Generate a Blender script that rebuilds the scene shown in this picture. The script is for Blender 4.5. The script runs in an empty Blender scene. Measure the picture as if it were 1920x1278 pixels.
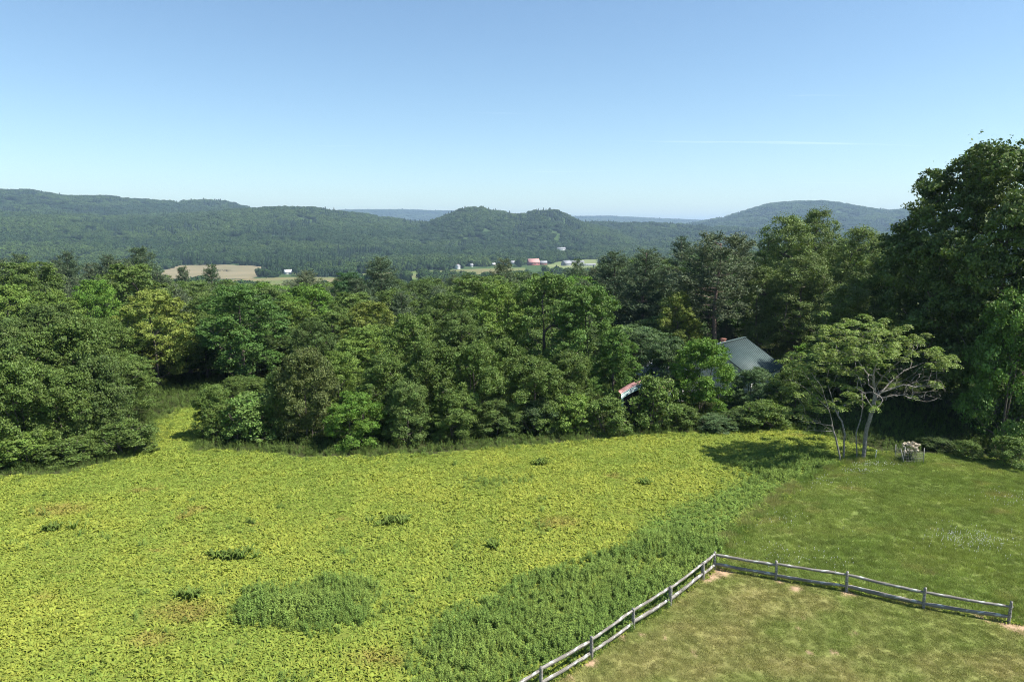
import bpy, math, random
import numpy as np

# ------------------------------------------------------------------ camera, sky, sun, exposure
SC = bpy.context.scene
COL = SC.collection
CAMZ = 17.0
PITCH = math.radians(9.3)
cam_d = bpy.data.cameras.new('camera')
cam_d.sensor_width = 36.0
cam_d.lens = 24.0
cam_d.clip_start = 0.5
cam_d.clip_end = 60000.0
cam = bpy.data.objects.new('camera', cam_d)
COL.objects.link(cam)
cam.location = (0, 0, CAMZ)
cam.rotation_euler = (math.radians(90) - PITCH, 0, 0)
SC.camera = cam

SUN_EL = math.radians(54)
SUN_DIR = np.array([0.97, -0.24])           # horizontal direction towards the sun (right, slightly behind the viewer)
SUN_DIR = SUN_DIR / np.linalg.norm(SUN_DIR)
SUN_AZ = math.atan2(SUN_DIR[0], SUN_DIR[1])  # clockwise from +Y

world = bpy.data.worlds.new('World')
SC.world = world
world.use_nodes = True
wn = world.node_tree
wn.nodes.clear()
w_out = wn.nodes.new('ShaderNodeOutputWorld')
w_bg = wn.nodes.new('ShaderNodeBackground')
w_bg.inputs['Strength'].default_value = 0.090
w_sky = wn.nodes.new('ShaderNodeTexSky')
w_sky.sky_type = 'NISHITA'
w_sky.sun_disc = False
w_sky.sun_elevation = SUN_EL
w_sky.sun_rotation = SUN_AZ
w_sky.altitude = 100
w_sky.air_density = 1.0
w_sky.dust_density = 0.4
w_sky.ozone_density = 3.0
# thin cirrus: a high sheet seen by direction, streaked noise, everywhere in the sky
w_tc = wn.nodes.new('ShaderNodeTexCoord')
w_sep = wn.nodes.new('ShaderNodeSeparateXYZ')
wn.links.new(w_tc.outputs['Generated'], w_sep.inputs[0])
w_mx = wn.nodes.new('ShaderNodeMath'); w_mx.operation = 'MAXIMUM'; w_mx.inputs[1].default_value = 0.02
wn.links.new(w_sep.outputs['Z'], w_mx.inputs[0])
w_dx = wn.nodes.new('ShaderNodeMath'); w_dx.operation = 'DIVIDE'
w_dy = wn.nodes.new('ShaderNodeMath'); w_dy.operation = 'DIVIDE'
wn.links.new(w_sep.outputs['X'], w_dx.inputs[0]); wn.links.new(w_mx.outputs[0], w_dx.inputs[1])
wn.links.new(w_sep.outputs['Y'], w_dy.inputs[0]); wn.links.new(w_mx.outputs[0], w_dy.inputs[1])
w_cmb = wn.nodes.new('ShaderNodeCombineXYZ')
wn.links.new(w_dx.outputs[0], w_cmb.inputs[0]); wn.links.new(w_dy.outputs[0], w_cmb.inputs[1])
w_map = wn.nodes.new('ShaderNodeMapping')
w_map.inputs['Location'].default_value = (0.0, 0.12, 0)
w_map.inputs['Rotation'].default_value = (0, 0, math.radians(-20))
w_map.inputs['Scale'].default_value = (0.13, 0.8, 1)
wn.links.new(w_cmb.outputs[0], w_map.inputs[0])
w_no = wn.nodes.new('ShaderNodeTexNoise')
w_no.noise_dimensions = '4D'
w_no.inputs['W'].default_value = 7.1
w_no.inputs['Scale'].default_value = 1.0
w_no.inputs['Detail'].default_value = 7
w_no.inputs['Roughness'].default_value = 0.55
w_no.inputs['Distortion'].default_value = 0.6
wn.links.new(w_map.outputs[0], w_no.inputs['Vector'])
w_rp = wn.nodes.new('ShaderNodeMapRange')
w_rp.inputs['From Min'].default_value = 0.645
w_rp.inputs['From Max'].default_value = 0.82
w_rp.inputs['To Max'].default_value = 0.34
wn.links.new(w_no.outputs['Fac'], w_rp.inputs['Value'])
w_mix = wn.nodes.new('ShaderNodeMixRGB')
w_mix.inputs['Color2'].default_value = (10.5, 11.0, 11.6, 1)
wn.links.new(w_rp.outputs[0], w_mix.inputs['Fac'])
w_tint = wn.nodes.new('ShaderNodeMixRGB'); w_tint.blend_type = 'MULTIPLY'; w_tint.inputs['Fac'].default_value = 1.0
w_tint.inputs['Color2'].default_value = (0.94, 1.01, 0.99, 1)   # white balance of the whole sky
wn.links.new(w_sky.outputs[0], w_tint.inputs['Color1'])
wn.links.new(w_tint.outputs[0], w_mix.inputs['Color1'])
wn.links.new(w_mix.outputs[0], w_bg.inputs['Color'])
wn.links.new(w_bg.outputs[0], w_out.inputs['Surface'])

sun_d = bpy.data.lights.new('sun', 'SUN')
sun_d.energy = 5.0
sun_d.angle = math.radians(0.53)
sun_d.color = (1.0, 0.955, 0.88)
sun = bpy.data.objects.new('sun', sun_d)
COL.objects.link(sun)
sun.location = (60, 20, 80)
# light travels along -Z of the lamp
sun.rotation_euler = (math.radians(90) - SUN_EL, 0, -SUN_AZ + math.pi)

SC.view_settings.view_transform = 'Standard'
SC.view_settings.look = 'None'
SC.view_settings.exposure = 0.95
SC.view_settings.gamma = 1.0
SC.view_settings.use_curve_mapping = False
SC.render.engine = 'CYCLES'
SC.cycles.use_denoising = True
SC.cycles.max_bounces = 4
SC.cycles.diffuse_bounces = 2
SC.cycles.glossy_bounces = 2
SC.cycles.transmission_bounces = 3
SC.cycles.volume_bounces = 0
SC.cycles.transparent_max_bounces = 4
SC.cycles.caustics_reflective = False
SC.cycles.caustics_refractive = False
SC.cycles.sample_clamp_indirect = 4.0
SC.cycles.use_light_tree = False
SC.cycles.denoising_prefilter = 'NONE'
SC.cycles.filter_width = 1.1

rng = np.random.default_rng(11)
R = math.radians
CP, SP = math.cos(PITCH), math.sin(PITCH)
F = 1280.0


# ------------------------------------------------------------------ survey helpers (photo bearing -> place on the land)
def ray(px, py):
    u = (px - 960.0) / F; v = (639.0 - py) / F
    return np.array([u, CP + v * SP, -SP + v * CP])


def ground(px, py, z=0.0):
    d = ray(px, py)
    t = (z - CAMZ) / d[2]
    return np.array([d[0] * t, d[1] * t])


def x_at(px, Y, z):
    return (px - 960.0) / F * (Y * CP + (CAMZ - z) * SP)


def z_at(py, Y):
    d = ray(960, py)
    return CAMZ + Y * d[2] / d[1]


def to_px(x, y, z):
    zc = y * CP + (CAMZ - z) * SP
    yc = y * SP + (z - CAMZ) * CP
    return 960 + F * x / zc, 639 - F * yc / zc


_tab = np.random.default_rng(5).random((256, 256))


def vnoise(x, y, off=0):
    x = np.asarray(x, float) + off * 17.31; y = np.asarray(y, float) + off * 9.77
    xi = np.floor(x).astype(int); yi = np.floor(y).astype(int)
    fx = x - xi; fy = y - yi
    fx = fx * fx * (3 - 2 * fx); fy = fy * fy * (3 - 2 * fy)
    a = _tab[xi & 255, yi & 255]; b = _tab[(xi + 1) & 255, yi & 255]
    c = _tab[xi & 255, (yi + 1) & 255]; d = _tab[(xi + 1) & 255, (yi + 1) & 255]
    return (a * (1 - fx) + b * fx) * (1 - fy) + (c * (1 - fx) + d * fx) * fy


def fbm(x, y, off=0, oct=4):
    s = 0; a = 0.5; n = 0
    for i in range(oct):
        s = s + a * vnoise(x * 2 ** i, y * 2 ** i, off + i); n += a; a *= 0.5
    return s / n


def sstep(a, b, x):
    t = np.clip((x - a) / (b - a), 0, 1)
    return t * t * (3 - 2 * t)


def in_poly(x, y, poly):
    x = np.asarray(x); y = np.asarray(y)
    c = np.zeros(x.shape, bool)
    n = len(poly); j = n - 1
    for i in range(n):
        xi, yi = poly[i]; xj, yj = poly[j]
        cond = ((yi > y) != (yj > y)) & (x < (xj - xi) * (y - yi) / ((yj - yi) + 1e-12) + xi)
        c ^= cond
        j = i
    return c


# ------------------------------------------------------------------ terrain
VALLEY = -65.0
HILLS = [  # distance, front width, back width, ridge line as seen
    (4600, 2300, 1500, [(-700, 352), (-300, 352), (0, 360), (60, 361), (120, 369), (200, 372), (280, 379), (330, 382), (385, 378), (425, 381), (470, 393), (540, 405), (640, 432), (700, 450)]),
    (3300, 1700, 900, [(-700, 410), (-300, 408), (0, 402), (100, 404), (200, 408), (300, 406), (380, 400), (450, 394), (530, 391), (600, 394), (660, 401), (740, 413), (850, 424), (1000, 434), (1080, 450)]),
    (2900, 1000, 700, [(690, 450), (760, 430), (810, 416), (840, 404), (870, 393), (905, 391), (922, 396), (960, 401), (985, 403), (1003, 396), (1030, 394), (1050, 398), (1072, 408), (1095, 419), (1150, 432), (1200, 450)]),
    (3500, 1200, 900, [(900, 450), (1000, 428), (1060, 420), (1150, 419), (1250, 421), (1330, 425), (1420, 431), (1500, 436), (1700, 440), (2200, 440), (2700, 440)]),
    (9500, 2500, 2500, [(-900, 430), (300, 420), (560, 404), (640, 395), (760, 394), (800, 396), (860, 397), (900, 402), (960, 404), (1080, 407), (1140, 406), (1200, 409), (1310, 414), (1400, 418), (1700, 418), (2800, 420)]),
    (5600, 2400, 1500, [(1150, 450), (1230, 432), (1310, 418), (1360, 409), (1400, 397), (1440, 385), (1480, 380), (1540, 379), (1580, 384), (1620, 391), (1670, 397), (1700, 393), (1730, 398), (1800, 404), (1900, 408), (2200, 400), (2800, 400)]),
]
_hl = []
for D, wf, wb, prof in HILLS:
    az = []; hh = []
    for px, py in prof:
        d = ray(px, py)
        az.append(math.atan2(d[0], d[1])); hh.append(max(CAMZ + D * d[2] / math.hypot(d[0], d[1]) - 11.0, VALLEY))
    _hl.append((D, wf, wb, np.array(az), np.array(hh)))


def terr(x, y):
    x = np.asarray(x, float); y = np.asarray(y, float)
    r = np.hypot(x, y); az = np.arctan2(x, y)
    w = sstep(R(2), R(24), az)
    t = np.clip(y - 64.0, 0, None)
    t = t * t / (t + 25.0)
    k = 1 - 0.55 * w
    q = np.clip(t * k / 620.0, 0, 1)
    z = VALLEY * (1 - (1 - q) ** 1.35)
    z = z + 0.22 * (fbm(x / 9.0, y / 9.0, 3, 3) - 0.5) * sstep(24, 34, y) * (1 - sstep(200, 400, r))
    # hills
    h = np.full(r.shape, VALLEY)
    for D, wf, wb, a, hh in _hl:
        H = np.interp(az, a, hh)
        rr = r + 260 * (fbm(x / 900.0, y / 900.0, 7, 3) - 0.5)
        b = np.where(rr < D, sstep(D - wf, D, rr), 1 - sstep(D, D + wb, rr))
        n = (fbm(x / 420.0, y / 420.0, 2, 4) - 0.5) * 0.34 * np.clip((1 - b) * 3, 0, 1)
        h = np.maximum(h, VALLEY + (H - VALLEY) * np.clip(b * (1 + n), 0, 1.02))
    far = sstep(780, 1050, r)
    return z * (1 - far) + np.maximum(h, VALLEY) * far


def terr1(x, y):
    return float(terr(np.array([x]), np.array([y]))[0])


# ------------------------------------------------------------------ materials
def new_mat(name):
    m = bpy.data.materials.new(name); m.use_nodes = True
    nt = m.node_tree; nt.nodes.clear()
    out = nt.nodes.new('ShaderNodeOutputMaterial')
    return m, nt, out


def N(nt, typ, **kw):
    n = nt.nodes.new('ShaderNode' + typ)
    for k, v in kw.items():
        setattr(n, k, v)
    return n


def noise(nt, scale, detail=3, vec=None, rough=0.5):
    n = N(nt, 'TexNoise'); n.inputs['Scale'].default_value = scale; n.inputs['Detail'].default_value = detail
    n.inputs['Roughness'].default_value = rough
    if vec is not None: nt.links.new(vec, n.inputs['Vector'])
    return n


def ramp(nt, fac, stops):
    r = N(nt, 'ValToRGB')
    el = r.color_ramp.elements
    while len(el) < len(stops): el.new(0.5)
    for e, (p, c) in zip(el, stops):
        e.position = p; e.color = (*c, 1) if len(c) == 3 else c
    nt.links.new(fac, r.inputs[0])
    return r


def leaf_shader(nt, out, col_socket, rough=0.55, trans=0.25, spec=0.25):
    p = N(nt, 'BsdfPrincipled')
    p.inputs['Roughness'].default_value = rough
    p.inputs['Specular IOR Level'].default_value = spec
    nt.links.new(col_socket, p.inputs['Base Color'])
    t = N(nt, 'BsdfTranslucent')
    tc = N(nt, 'MixRGB', blend_type='MULTIPLY'); tc.inputs[0].default_value = 1
    tc.inputs[2].default_value = (1.15, 1.25, 0.55, 1)
    nt.links.new(col_socket, tc.inputs[1]); nt.links.new(tc.outputs[0], t.inputs['Color'])
    mx = N(nt, 'MixShader'); mx.inputs[0].default_value = trans
    nt.links.new(p.outputs[0], mx.inputs[1]); nt.links.new(t.outputs[0], mx.inputs[2])
    nt.links.new(mx.outputs[0], out.inputs['Surface'])


def mat_tree_leaf(name, rough=0.5, trans=0.25, spec=0.3):
    m, nt, out = new_mat(name)
    oi = N(nt, 'ObjectInfo')
    at = N(nt, 'Attribute', attribute_name='lv')
    hsv = N(nt, 'HueSaturation')
    a = N(nt, 'MapRange'); a.inputs['To Min'].default_value = 0.486; a.inputs['To Max'].default_value = 0.518
    b = N(nt, 'MapRange'); b.inputs['To Min'].default_value = 0.55; b.inputs['To Max'].default_value = 1.5
    sep = N(nt, 'SeparateColor')
    nt.links.new(at.outputs['Color'], sep.inputs[0])
    nt.links.new(sep.outputs[0], a.inputs[0]); nt.links.new(sep.outputs[1], b.inputs[0])
    nt.links.new(a.outputs[0], hsv.inputs['Hue']); nt.links.new(b.outputs[0], hsv.inputs['Value'])
    nt.links.new(oi.outputs['Color'], hsv.inputs['Color'])
    leaf_shader(nt, out, hsv.outputs[0], rough, trans, spec)
    return m


def mat_inst_leaf(name, rough=0.6, trans=0.25, spec=0.2, vary=0.35):
    m, nt, out = new_mat(name)
    at = N(nt, 'Attribute', attribute_name='tint'); at.attribute_type = 'INSTANCER'
    lv = N(nt, 'Attribute', attribute_name='lv')
    sep = N(nt, 'SeparateColor'); nt.links.new(lv.outputs['Color'], sep.inputs[0])
    b = N(nt, 'MapRange'); b.inputs['To Min'].default_value = 1 - vary; b.inputs['To Max'].default_value = 1 + vary
    nt.links.new(sep.outputs[1], b.inputs[0])
    a = N(nt, 'MapRange'); a.inputs['To Min'].default_value = 0.488; a.inputs['To Max'].default_value = 0.512
    nt.links.new(sep.outputs[0], a.inputs[0])
    hsv = N(nt, 'HueSaturation')
    nt.links.new(a.outputs[0], hsv.inputs['Hue']); nt.links.new(b.outputs[0], hsv.inputs['Value'])
    nt.links.new(at.outputs['Color'], hsv.inputs['Color'])
    leaf_shader(nt, out, hsv.outputs[0], rough, trans, spec)
    return m


def mat_plain(name, c1, c2, scale=6.0, rough=0.8, bump=0.0, detail=5, spec=0.3, metal=0.0):
    m, nt, out = new_mat(name)
    tc = N(nt, 'TexCoord')
    n = noise(nt, scale, detail, tc.outputs['Object'])
    r = ramp(nt, n.outputs['Fac'], [(0.32, c1), (0.68, c2)])
    p = N(nt, 'BsdfPrincipled'); p.inputs['Roughness'].default_value = rough
    p.inputs['Specular IOR Level'].default_value = spec; p.inputs['Metallic'].default_value = metal
    nt.links.new(r.outputs[0], p.inputs['Base Color'])
    if bump:
        b = N(nt, 'Bump'); b.inputs['Strength'].default_value = bump; b.inputs['Distance'].default_value = 0.02
        nt.links.new(n.outputs['Fac'], b.inputs['Height']); nt.links.new(b.outputs[0], p.inputs['Normal'])
    nt.links.new(p.outputs[0], out.inputs['Surface'])
    return m


M = {}
M['leaf'] = mat_tree_leaf('broad_leaf', 0.55, 0.2, 0.2)
M['needle'] = mat_tree_leaf('pine_needle', 0.65, 0.12, 0.15)
M['fern'] = mat_inst_leaf('fern_frond', 0.65, 0.3, 0.12, 0.2)
M['weed'] = mat_inst_leaf('weed_leaf', 0.65, 0.22, 0.1, 0.4)
M['grass'] = mat_inst_leaf('grass_blade', 0.7, 0.3, 0.1, 0.3)
M['far_leaf'] = mat_inst_leaf('far_foliage', 0.8, 0.1, 0.05, 0.35)
M['bark'] = mat_plain('grey_brown_bark', (0.07, 0.055, 0.045), (0.17, 0.145, 0.12), 9, 0.9, 0.6)
M['bark_light'] = mat_plain('pale_grey_bark', (0.2, 0.18, 0.16), (0.42, 0.39, 0.36), 7, 0.85, 0.5)
M['bark_grey'] = mat_plain('mid_grey_bark', (0.13, 0.115, 0.1), (0.29, 0.265, 0.24), 7, 0.85, 0.5)
M['bark_pine'] = mat_plain('reddish_pine_bark', (0.10, 0.07, 0.055), (0.27, 0.2, 0.165), 8, 0.9, 0.5)
M['white_wall'] = mat_plain('white_siding', (0.62, 0.62, 0.6), (0.74, 0.74, 0.72), 3, 0.7)
M['metal_roof'] = mat_plain('green_metal_roof', (0.055, 0.088, 0.086), (0.075, 0.115, 0.111), 1.2, 0.62, 0, 3, 0.5, 0.1)
M['brick'] = mat_plain('red_brick', (0.2, 0.085, 0.06), (0.3, 0.14, 0.1), 14, 0.9, 0.3)
M['glass'] = mat_plain('dark_window_glass', (0.02, 0.025, 0.03), (0.04, 0.045, 0.05), 2, 0.15, 0, 2, 0.6)
M['grey_roof'] = mat_plain('grey_roof', (0.22, 0.23, 0.24), (0.32, 0.32, 0.33), 2, 0.6)
M['red_paint'] = mat_plain('faded_red_paint', (0.3, 0.11, 0.095), (0.38, 0.16, 0.14), 1.5, 0.8)
M['pink_roof'] = mat_plain('faded_pink_roof', (0.42, 0.2, 0.18), (0.55, 0.3, 0.27), 5, 0.8)
M['teal'] = mat_plain('pale_green_paint', (0.3, 0.46, 0.42), (0.45, 0.58, 0.53), 4, 0.7)
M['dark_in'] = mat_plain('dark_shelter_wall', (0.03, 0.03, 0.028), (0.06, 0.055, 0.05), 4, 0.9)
M['stake'] = mat_plain('grey_steel_stake', (0.2, 0.19, 0.18), (0.36, 0.35, 0.33), 20, 0.6)
M['petal'] = mat_plain('dry_cream_petal', (0.45, 0.36, 0.26), (0.72, 0.64, 0.5), 9, 0.85)
M['clover'] = mat_plain('white_clover', (0.6, 0.6, 0.52), (0.8, 0.8, 0.74), 3, 0.9)


def mat_wood():
    m, nt, out = new_mat('weathered_rail_wood')
    tc = N(nt, 'TexCoord')
    mp = N(nt, 'Mapping'); mp.inputs['Scale'].default_value = (2.5, 28, 28)
    nt.links.new(tc.outputs['Object'], mp.inputs[0])
    n = noise(nt, 1.0, 6, mp.outputs[0])
    r = ramp(nt, n.outputs['Fac'], [(0.3, (0.1, 0.088, 0.075)), (0.5, (0.24, 0.22, 0.195)), (0.72, (0.38, 0.36, 0.33))])
    n2 = noise(nt, 9, 4, tc.outputs['Object'])
    r2 = ramp(nt, n2.outputs['Fac'], [(0.6, (0, 0, 0)), (0.68, (1, 1, 1))])
    mx = N(nt, 'MixRGB'); mx.inputs[2].default_value = (0.5, 0.51, 0.47, 1)
    nt.links.new(r2.outputs[0], mx.inputs[0]); nt.links.new(r.outputs[0], mx.inputs[1])
    p = N(nt, 'BsdfPrincipled'); p.inputs['Roughness'].default_value = 0.9; p.inputs['Specular IOR Level'].default_value = 0.15
    nt.links.new(mx.outputs[0], p.inputs['Base Color'])
    b = N(nt, 'Bump'); b.inputs['Strength'].default_value = 0.7; b.inputs['Distance'].default_value = 0.01
    nt.links.new(n.outputs['Fac'], b.inputs['Height']); nt.links.new(b.outputs[0], p.inputs['Normal'])
    nt.links.new(p.outputs[0], out.inputs['Surface'])
    return m


M['wood'] = mat_wood()


def mat_ground():
    m, nt, out = new_mat('ground_cover')
    at = N(nt, 'Attribute', attribute_name='soil')
    geo = N(nt, 'NewGeometry')
    n1 = noise(nt, 3.2, 5, geo.outputs['Position'], 0.65)
    n2 = noise(nt, 0.35, 3, geo.outputs['Position'])
    mr = N(nt, 'MapRange'); mr.inputs['From Min'].default_value = 0.3; mr.inputs['From Max'].default_value = 0.7
    mr.inputs['To Min'].default_value = 0.62; mr.inputs['To Max'].default_value = 1.38
    nt.links.new(n1.outputs['Fac'], mr.inputs[0])
    mr2 = N(nt, 'MapRange'); mr2.inputs['From Min'].default_value = 0.3; mr2.inputs['From Max'].default_value = 0.7
    mr2.inputs['To Min'].default_value = 0.85; mr2.inputs['To Max'].default_value = 1.15
    nt.links.new(n2.outputs['Fac'], mr2.inputs[0])
    mu = N(nt, 'Math', operation='MULTIPLY'); nt.links.new(mr.outputs[0], mu.inputs[0]); nt.links.new(mr2.outputs[0], mu.inputs[1])
    hsv = N(nt, 'HueSaturation'); nt.links.new(at.outputs['Color'], hsv.inputs['Color']); nt.links.new(mu.outputs[0], hsv.inputs['Value'])
    p = N(nt, 'BsdfPrincipled'); p.inputs['Roughness'].default_value = 0.95; p.inputs['Specular IOR Level'].default_value = 0.05
    nt.links.new(hsv.outputs[0], p.inputs['Base Color'])
    b = N(nt, 'Bump'); b.inputs['Strength'].default_value = 0.5; b.inputs['Distance'].default_value = 0.05
    nt.links.new(n1.outputs['Fac'], b.inputs['Height']); nt.links.new(b.outputs[0], p.inputs['Normal'])
    nt.links.new(p.outputs[0], out.inputs['Surface'])
    return m


M['ground'] = mat_ground()


# ------------------------------------------------------------------ mesh helpers
def mk_mesh(name, V, quads=None, tris=None, mat=None, smooth=False, lv=None):
    me = bpy.data.meshes.new(name)
    V = np.asarray(V, np.float32)
    loops = []; starts = []; tot = 0
    if quads is not None and len(quads):
        q = np.asarray(quads, np.int32); loops.append(q.ravel()); starts.append(np.arange(len(q)) * 4 + tot); tot += q.size
    if tris is not None and len(tris):
        t = np.asarray(tris, np.int32); loops.append(t.ravel()); starts.append(np.arange(len(t)) * 3 + tot); tot += t.size
    loops = np.concatenate(loops).astype(np.int32); starts = np.concatenate(starts).astype(np.int32)
    me.vertices.add(len(V)); me.vertices.foreach_set('co', V.ravel())
    me.loops.add(len(loops)); me.loops.foreach_set('vertex_index', loops)
    me.polygons.add(len(starts)); me.polygons.foreach_set('loop_start', starts)
    if smooth: me.polygons.foreach_set('use_smooth', np.ones(len(starts), bool))
    if lv is not None:
        a = me.attributes.new('lv', 'FLOAT_COLOR', 'POINT')
        c = np.zeros((len(V), 4), np.float32); c[:, :lv.shape[1]] = lv; c[:, 3] = 1
        a.data.foreach_set('color', c.ravel())
    if mat: me.materials.append(mat)
    me.update(calc_edges=True); me.validate()
    return me


def add_obj(name, me, parent=None, loc=(0, 0, 0), rot=(0, 0, 0), scale=(1, 1, 1)):
    o = bpy.data.objects.new(name, me); COL.objects.link(o)
    o.location = loc; o.rotation_euler = rot; o.scale = scale
    if parent: o.parent = parent
    return o


def tag(o, label=None, cat=None, group=None, kind=None):
    if label: o['label'] = label
    if cat: o['category'] = cat
    if group: o['group'] = group
    if kind: o['kind'] = kind
    return o


def thing(name, label, cat, loc=(0, 0, 0), rz=0.0, group=None):
    o = bpy.data.objects.new(name, None); COL.objects.link(o)
    o.empty_display_size = 0.3
    o.location = loc; o.rotation_euler = (0, 0, rz)
    return tag(o, label, cat, group)


class MB:
    def __init__(self): self.V = []; self.Q = []; self.T = []; self.n = 0

    def add(self, V, Q=None, T=None):
        V = np.asarray(V, float)
        if Q is not None and len(Q): self.Q.append(np.asarray(Q, int) + self.n)
        if T is not None and len(T): self.T.append(np.asarray(T, int) + self.n)
        self.V.append(V); self.n += len(V)

    def box(self, c, s, rz=0.0):
        sx, sy, sz = np.array(s) / 2.0
        v = np.array([[x, y, z] for x in (-sx, sx) for y in (-sy, sy) for z in (-sz, sz)])
        ca, sa = math.cos(rz), math.sin(rz)
        v = np.stack([v[:, 0] * ca - v[:, 1] * sa, v[:, 0] * sa + v[:, 1] * ca, v[:, 2]], 1) + np.array(c)
        self.add(v, [[0, 1, 3, 2], [4, 6, 7, 5], [0, 4, 5, 1], [2, 3, 7, 6], [0, 2, 6, 4], [1, 5, 7, 3]])

    def hexa(self, v8):
        self.add(v8, [[0, 1, 2, 3], [7, 6, 5, 4], [0, 4, 5, 1], [1, 5, 6, 2], [2, 6, 7, 3], [3, 7, 4, 0]])

    def tube(self, pts, rad, k=6, cap=True):
        pts = np.asarray(pts, float); n = len(pts)
        rad = np.broadcast_to(np.asarray(rad, float), (n,))
        tg = np.gradient(pts, axis=0); tg /= np.linalg.norm(tg, axis=1)[:, None] + 1e-9
        ref = np.array([0.0, 0, 1]) if abs(tg[0][2]) < 0.9 else np.array([1.0, 0, 0])
        V = []
        a = np.arange(k) / k * 2 * math.pi
        for i in range(n):
            b = np.cross(tg[i], ref); b /= np.linalg.norm(b) + 1e-9
            c = np.cross(b, tg[i])
            V.append(pts[i] + rad[i] * (np.cos(a)[:, None] * b + np.sin(a)[:, None] * c))
        Q = []
        for i in range(n - 1):
            for j in range(k):
                Q.append([i * k + j, i * k + (j + 1) % k, (i + 1) * k + (j + 1) % k, (i + 1) * k + j])
        V = np.concatenate(V); T = []
        if cap:
            e = len(V); V = np.concatenate([V, pts[:1], pts[-1:]])
            for j in range(k):
                T.append([e, (j + 1) % k, j]); T.append([e + 1, (n - 1) * k + j, (n - 1) * k + (j + 1) % k])
        self.add(V, Q, T)

    def mesh(self, name, mat, smooth=False):
        return mk_mesh(name, np.concatenate(self.V), np.concatenate(self.Q) if self.Q else None,
                       np.concatenate(self.T) if self.T else None, mat, smooth)


def unit(v): return v / (np.linalg.norm(v, axis=-1, keepdims=True) + 1e-9)


def leaves(C, Nn, L, W, rg, fold=0.18, tdir=None):
    """rhombic leaf faces at C with normals Nn"""
    n = len(C)
    L = np.broadcast_to(L, (n,))[:, None]; W = np.broadcast_to(W, (n,))[:, None]
    t = rg.normal(size=(n, 3)) if tdir is None else tdir + 0.35 * rg.normal(size=(n, 3))
    t = unit(t - (t * Nn).sum(1, keepdims=True) * Nn)
    b = np.cross(Nn, t)
    V = np.stack([C - t * L / 2, C + b * W / 2 - Nn * W * fold, C + t * L / 2 - Nn * L * fold * 0.6, C - b * W / 2 - Nn * W * fold], 1)
    return V.reshape(-1, 3), np.arange(4 * n).reshape(n, 4)


# ------------------------------------------------------------------ ground zones
P2G = lambda pts: [tuple(ground(*p)) for p in pts]
LAWN = P2G([(1014, 1292), (1109, 1233), (1187, 1177), (1256, 1133), (1318, 1084), (1339, 1063), (1454, 1083), (1587, 1106), (1730, 1138), (1890, 1167), (2300, 1240)]) + [(38, 10), (0, 4), (-1.0, 18)]
ROUGH = P2G([(1336, 1062), (1368, 1012), (1425, 962), (1480, 920), (1545, 882), (1590, 866), (1660, 852), (1760, 850), (1860, 858), (1960, 868), (2300, 900), (2700, 1000), (2600, 1240), (2300, 1240), (1890, 1168), (1730, 1139), (1587, 1107), (1454, 1084)])
FIELD_EDGE = P2G([(-700, 925), (-300, 905), (0, 893), (130, 884), (250, 858), (292, 826), (292, 792), (330, 768), (400, 755), (455, 752), (460, 772), (380, 800), (360, 845), (480, 848), (560, 858), (700, 855), (850, 846), (1000, 834), (1190, 820), (1300, 810), (1490, 806), (1570, 822), (1660, 848)])
FIELD = FIELD_EDGE + [(33, 48), (33, 8), (-60, 8), (-70, 30)]
WEED = [P2G([(735, 1300), (780, 1205), (860, 1145), (960, 1095), (1080, 1050), (1180, 1012), (1290, 1000), (1360, 1025), (1338, 1062), (1110, 1233), (950, 1300)]),
        P2G([(430, 1155), (470, 1105), (570, 1082), (680, 1088), (715, 1130), (690, 1180), (600, 1198), (450, 1190)]),
        P2G([(1365, 858), (1440, 842), (1560, 846), (1575, 880), (1500, 905), (1400, 892)]),
        P2G([(840, 915), (880, 898), (1000, 888), (990, 908), (900, 924)]),
        P2G([(200, 1172), (280, 1155), (300, 1166), (215, 1184)]),
        P2G([(1180, 1015), (1250, 960), (1330, 915), (1450, 885), (1500, 900), (1430, 955), (1365, 1018), (1290, 1010)])]
DIRT = [(ground(1346, 1068), 0.55), (ground(1330, 1079), 0.5), (ground(1368, 1070), 0.3), (ground(1098, 1238), 0.5), (ground(1140, 1205), 0.25),
        (ground(1160, 1195), 0.25), (ground(1050, 1266), 0.3), (ground(1905, 1170), 0.8), (ground(1920, 1175), 0.6), (ground(1594, 1112), 0.4),
        (ground(1462, 1086), 0.3), (ground(1492, 1100), 0.3), (ground(1245, 1192), 0.16), (ground(1204, 1190), 0.16), (ground(1308, 1228), 0.16),
        (ground(1498, 1176), 0.18), (ground(1560, 1222), 0.2), (ground(1515, 1224), 0.16), (ground(1700, 1125), 0.3), (ground(1840, 1158), 0.3),
        (ground(1595, 1185), 0.16), (ground(1500, 1155), 0.15)]


def jit(x, y, a=0.8, s=1.6, off=20):
    return x + a * 2 * (fbm(x / s, y / s, off, 3) - 0.5), y + a * 2 * (fbm(x / s, y / s, off + 5, 3) - 0.5)


def lawn_col(x, y):
    dry = fbm(x / 3.5, y / 2.2, 31, 4); st = fbm(x / 0.5, y / 0.5, 33, 2)
    # mowing passes run parallel with the left fence leg
    u = (x * 0.83 - y * 0.55)
    stripe = 0.5 + 0.5 * np.sin(u * 2.6 + 1.2 * fbm(x / 4, y / 4, 35, 2))
    f = np.clip(0.1 + sstep(0.36, 0.72, dry) * 0.6 + 0.25 * stripe * 0.7 + 0.3 * (st - 0.5), 0, 1)[..., None]
    g = np.array([0.145, 0.180, 0.045]); d = np.array([0.245, 0.220, 0.085])
    return (g * (1 - f) + d * f) * 1.22


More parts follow.
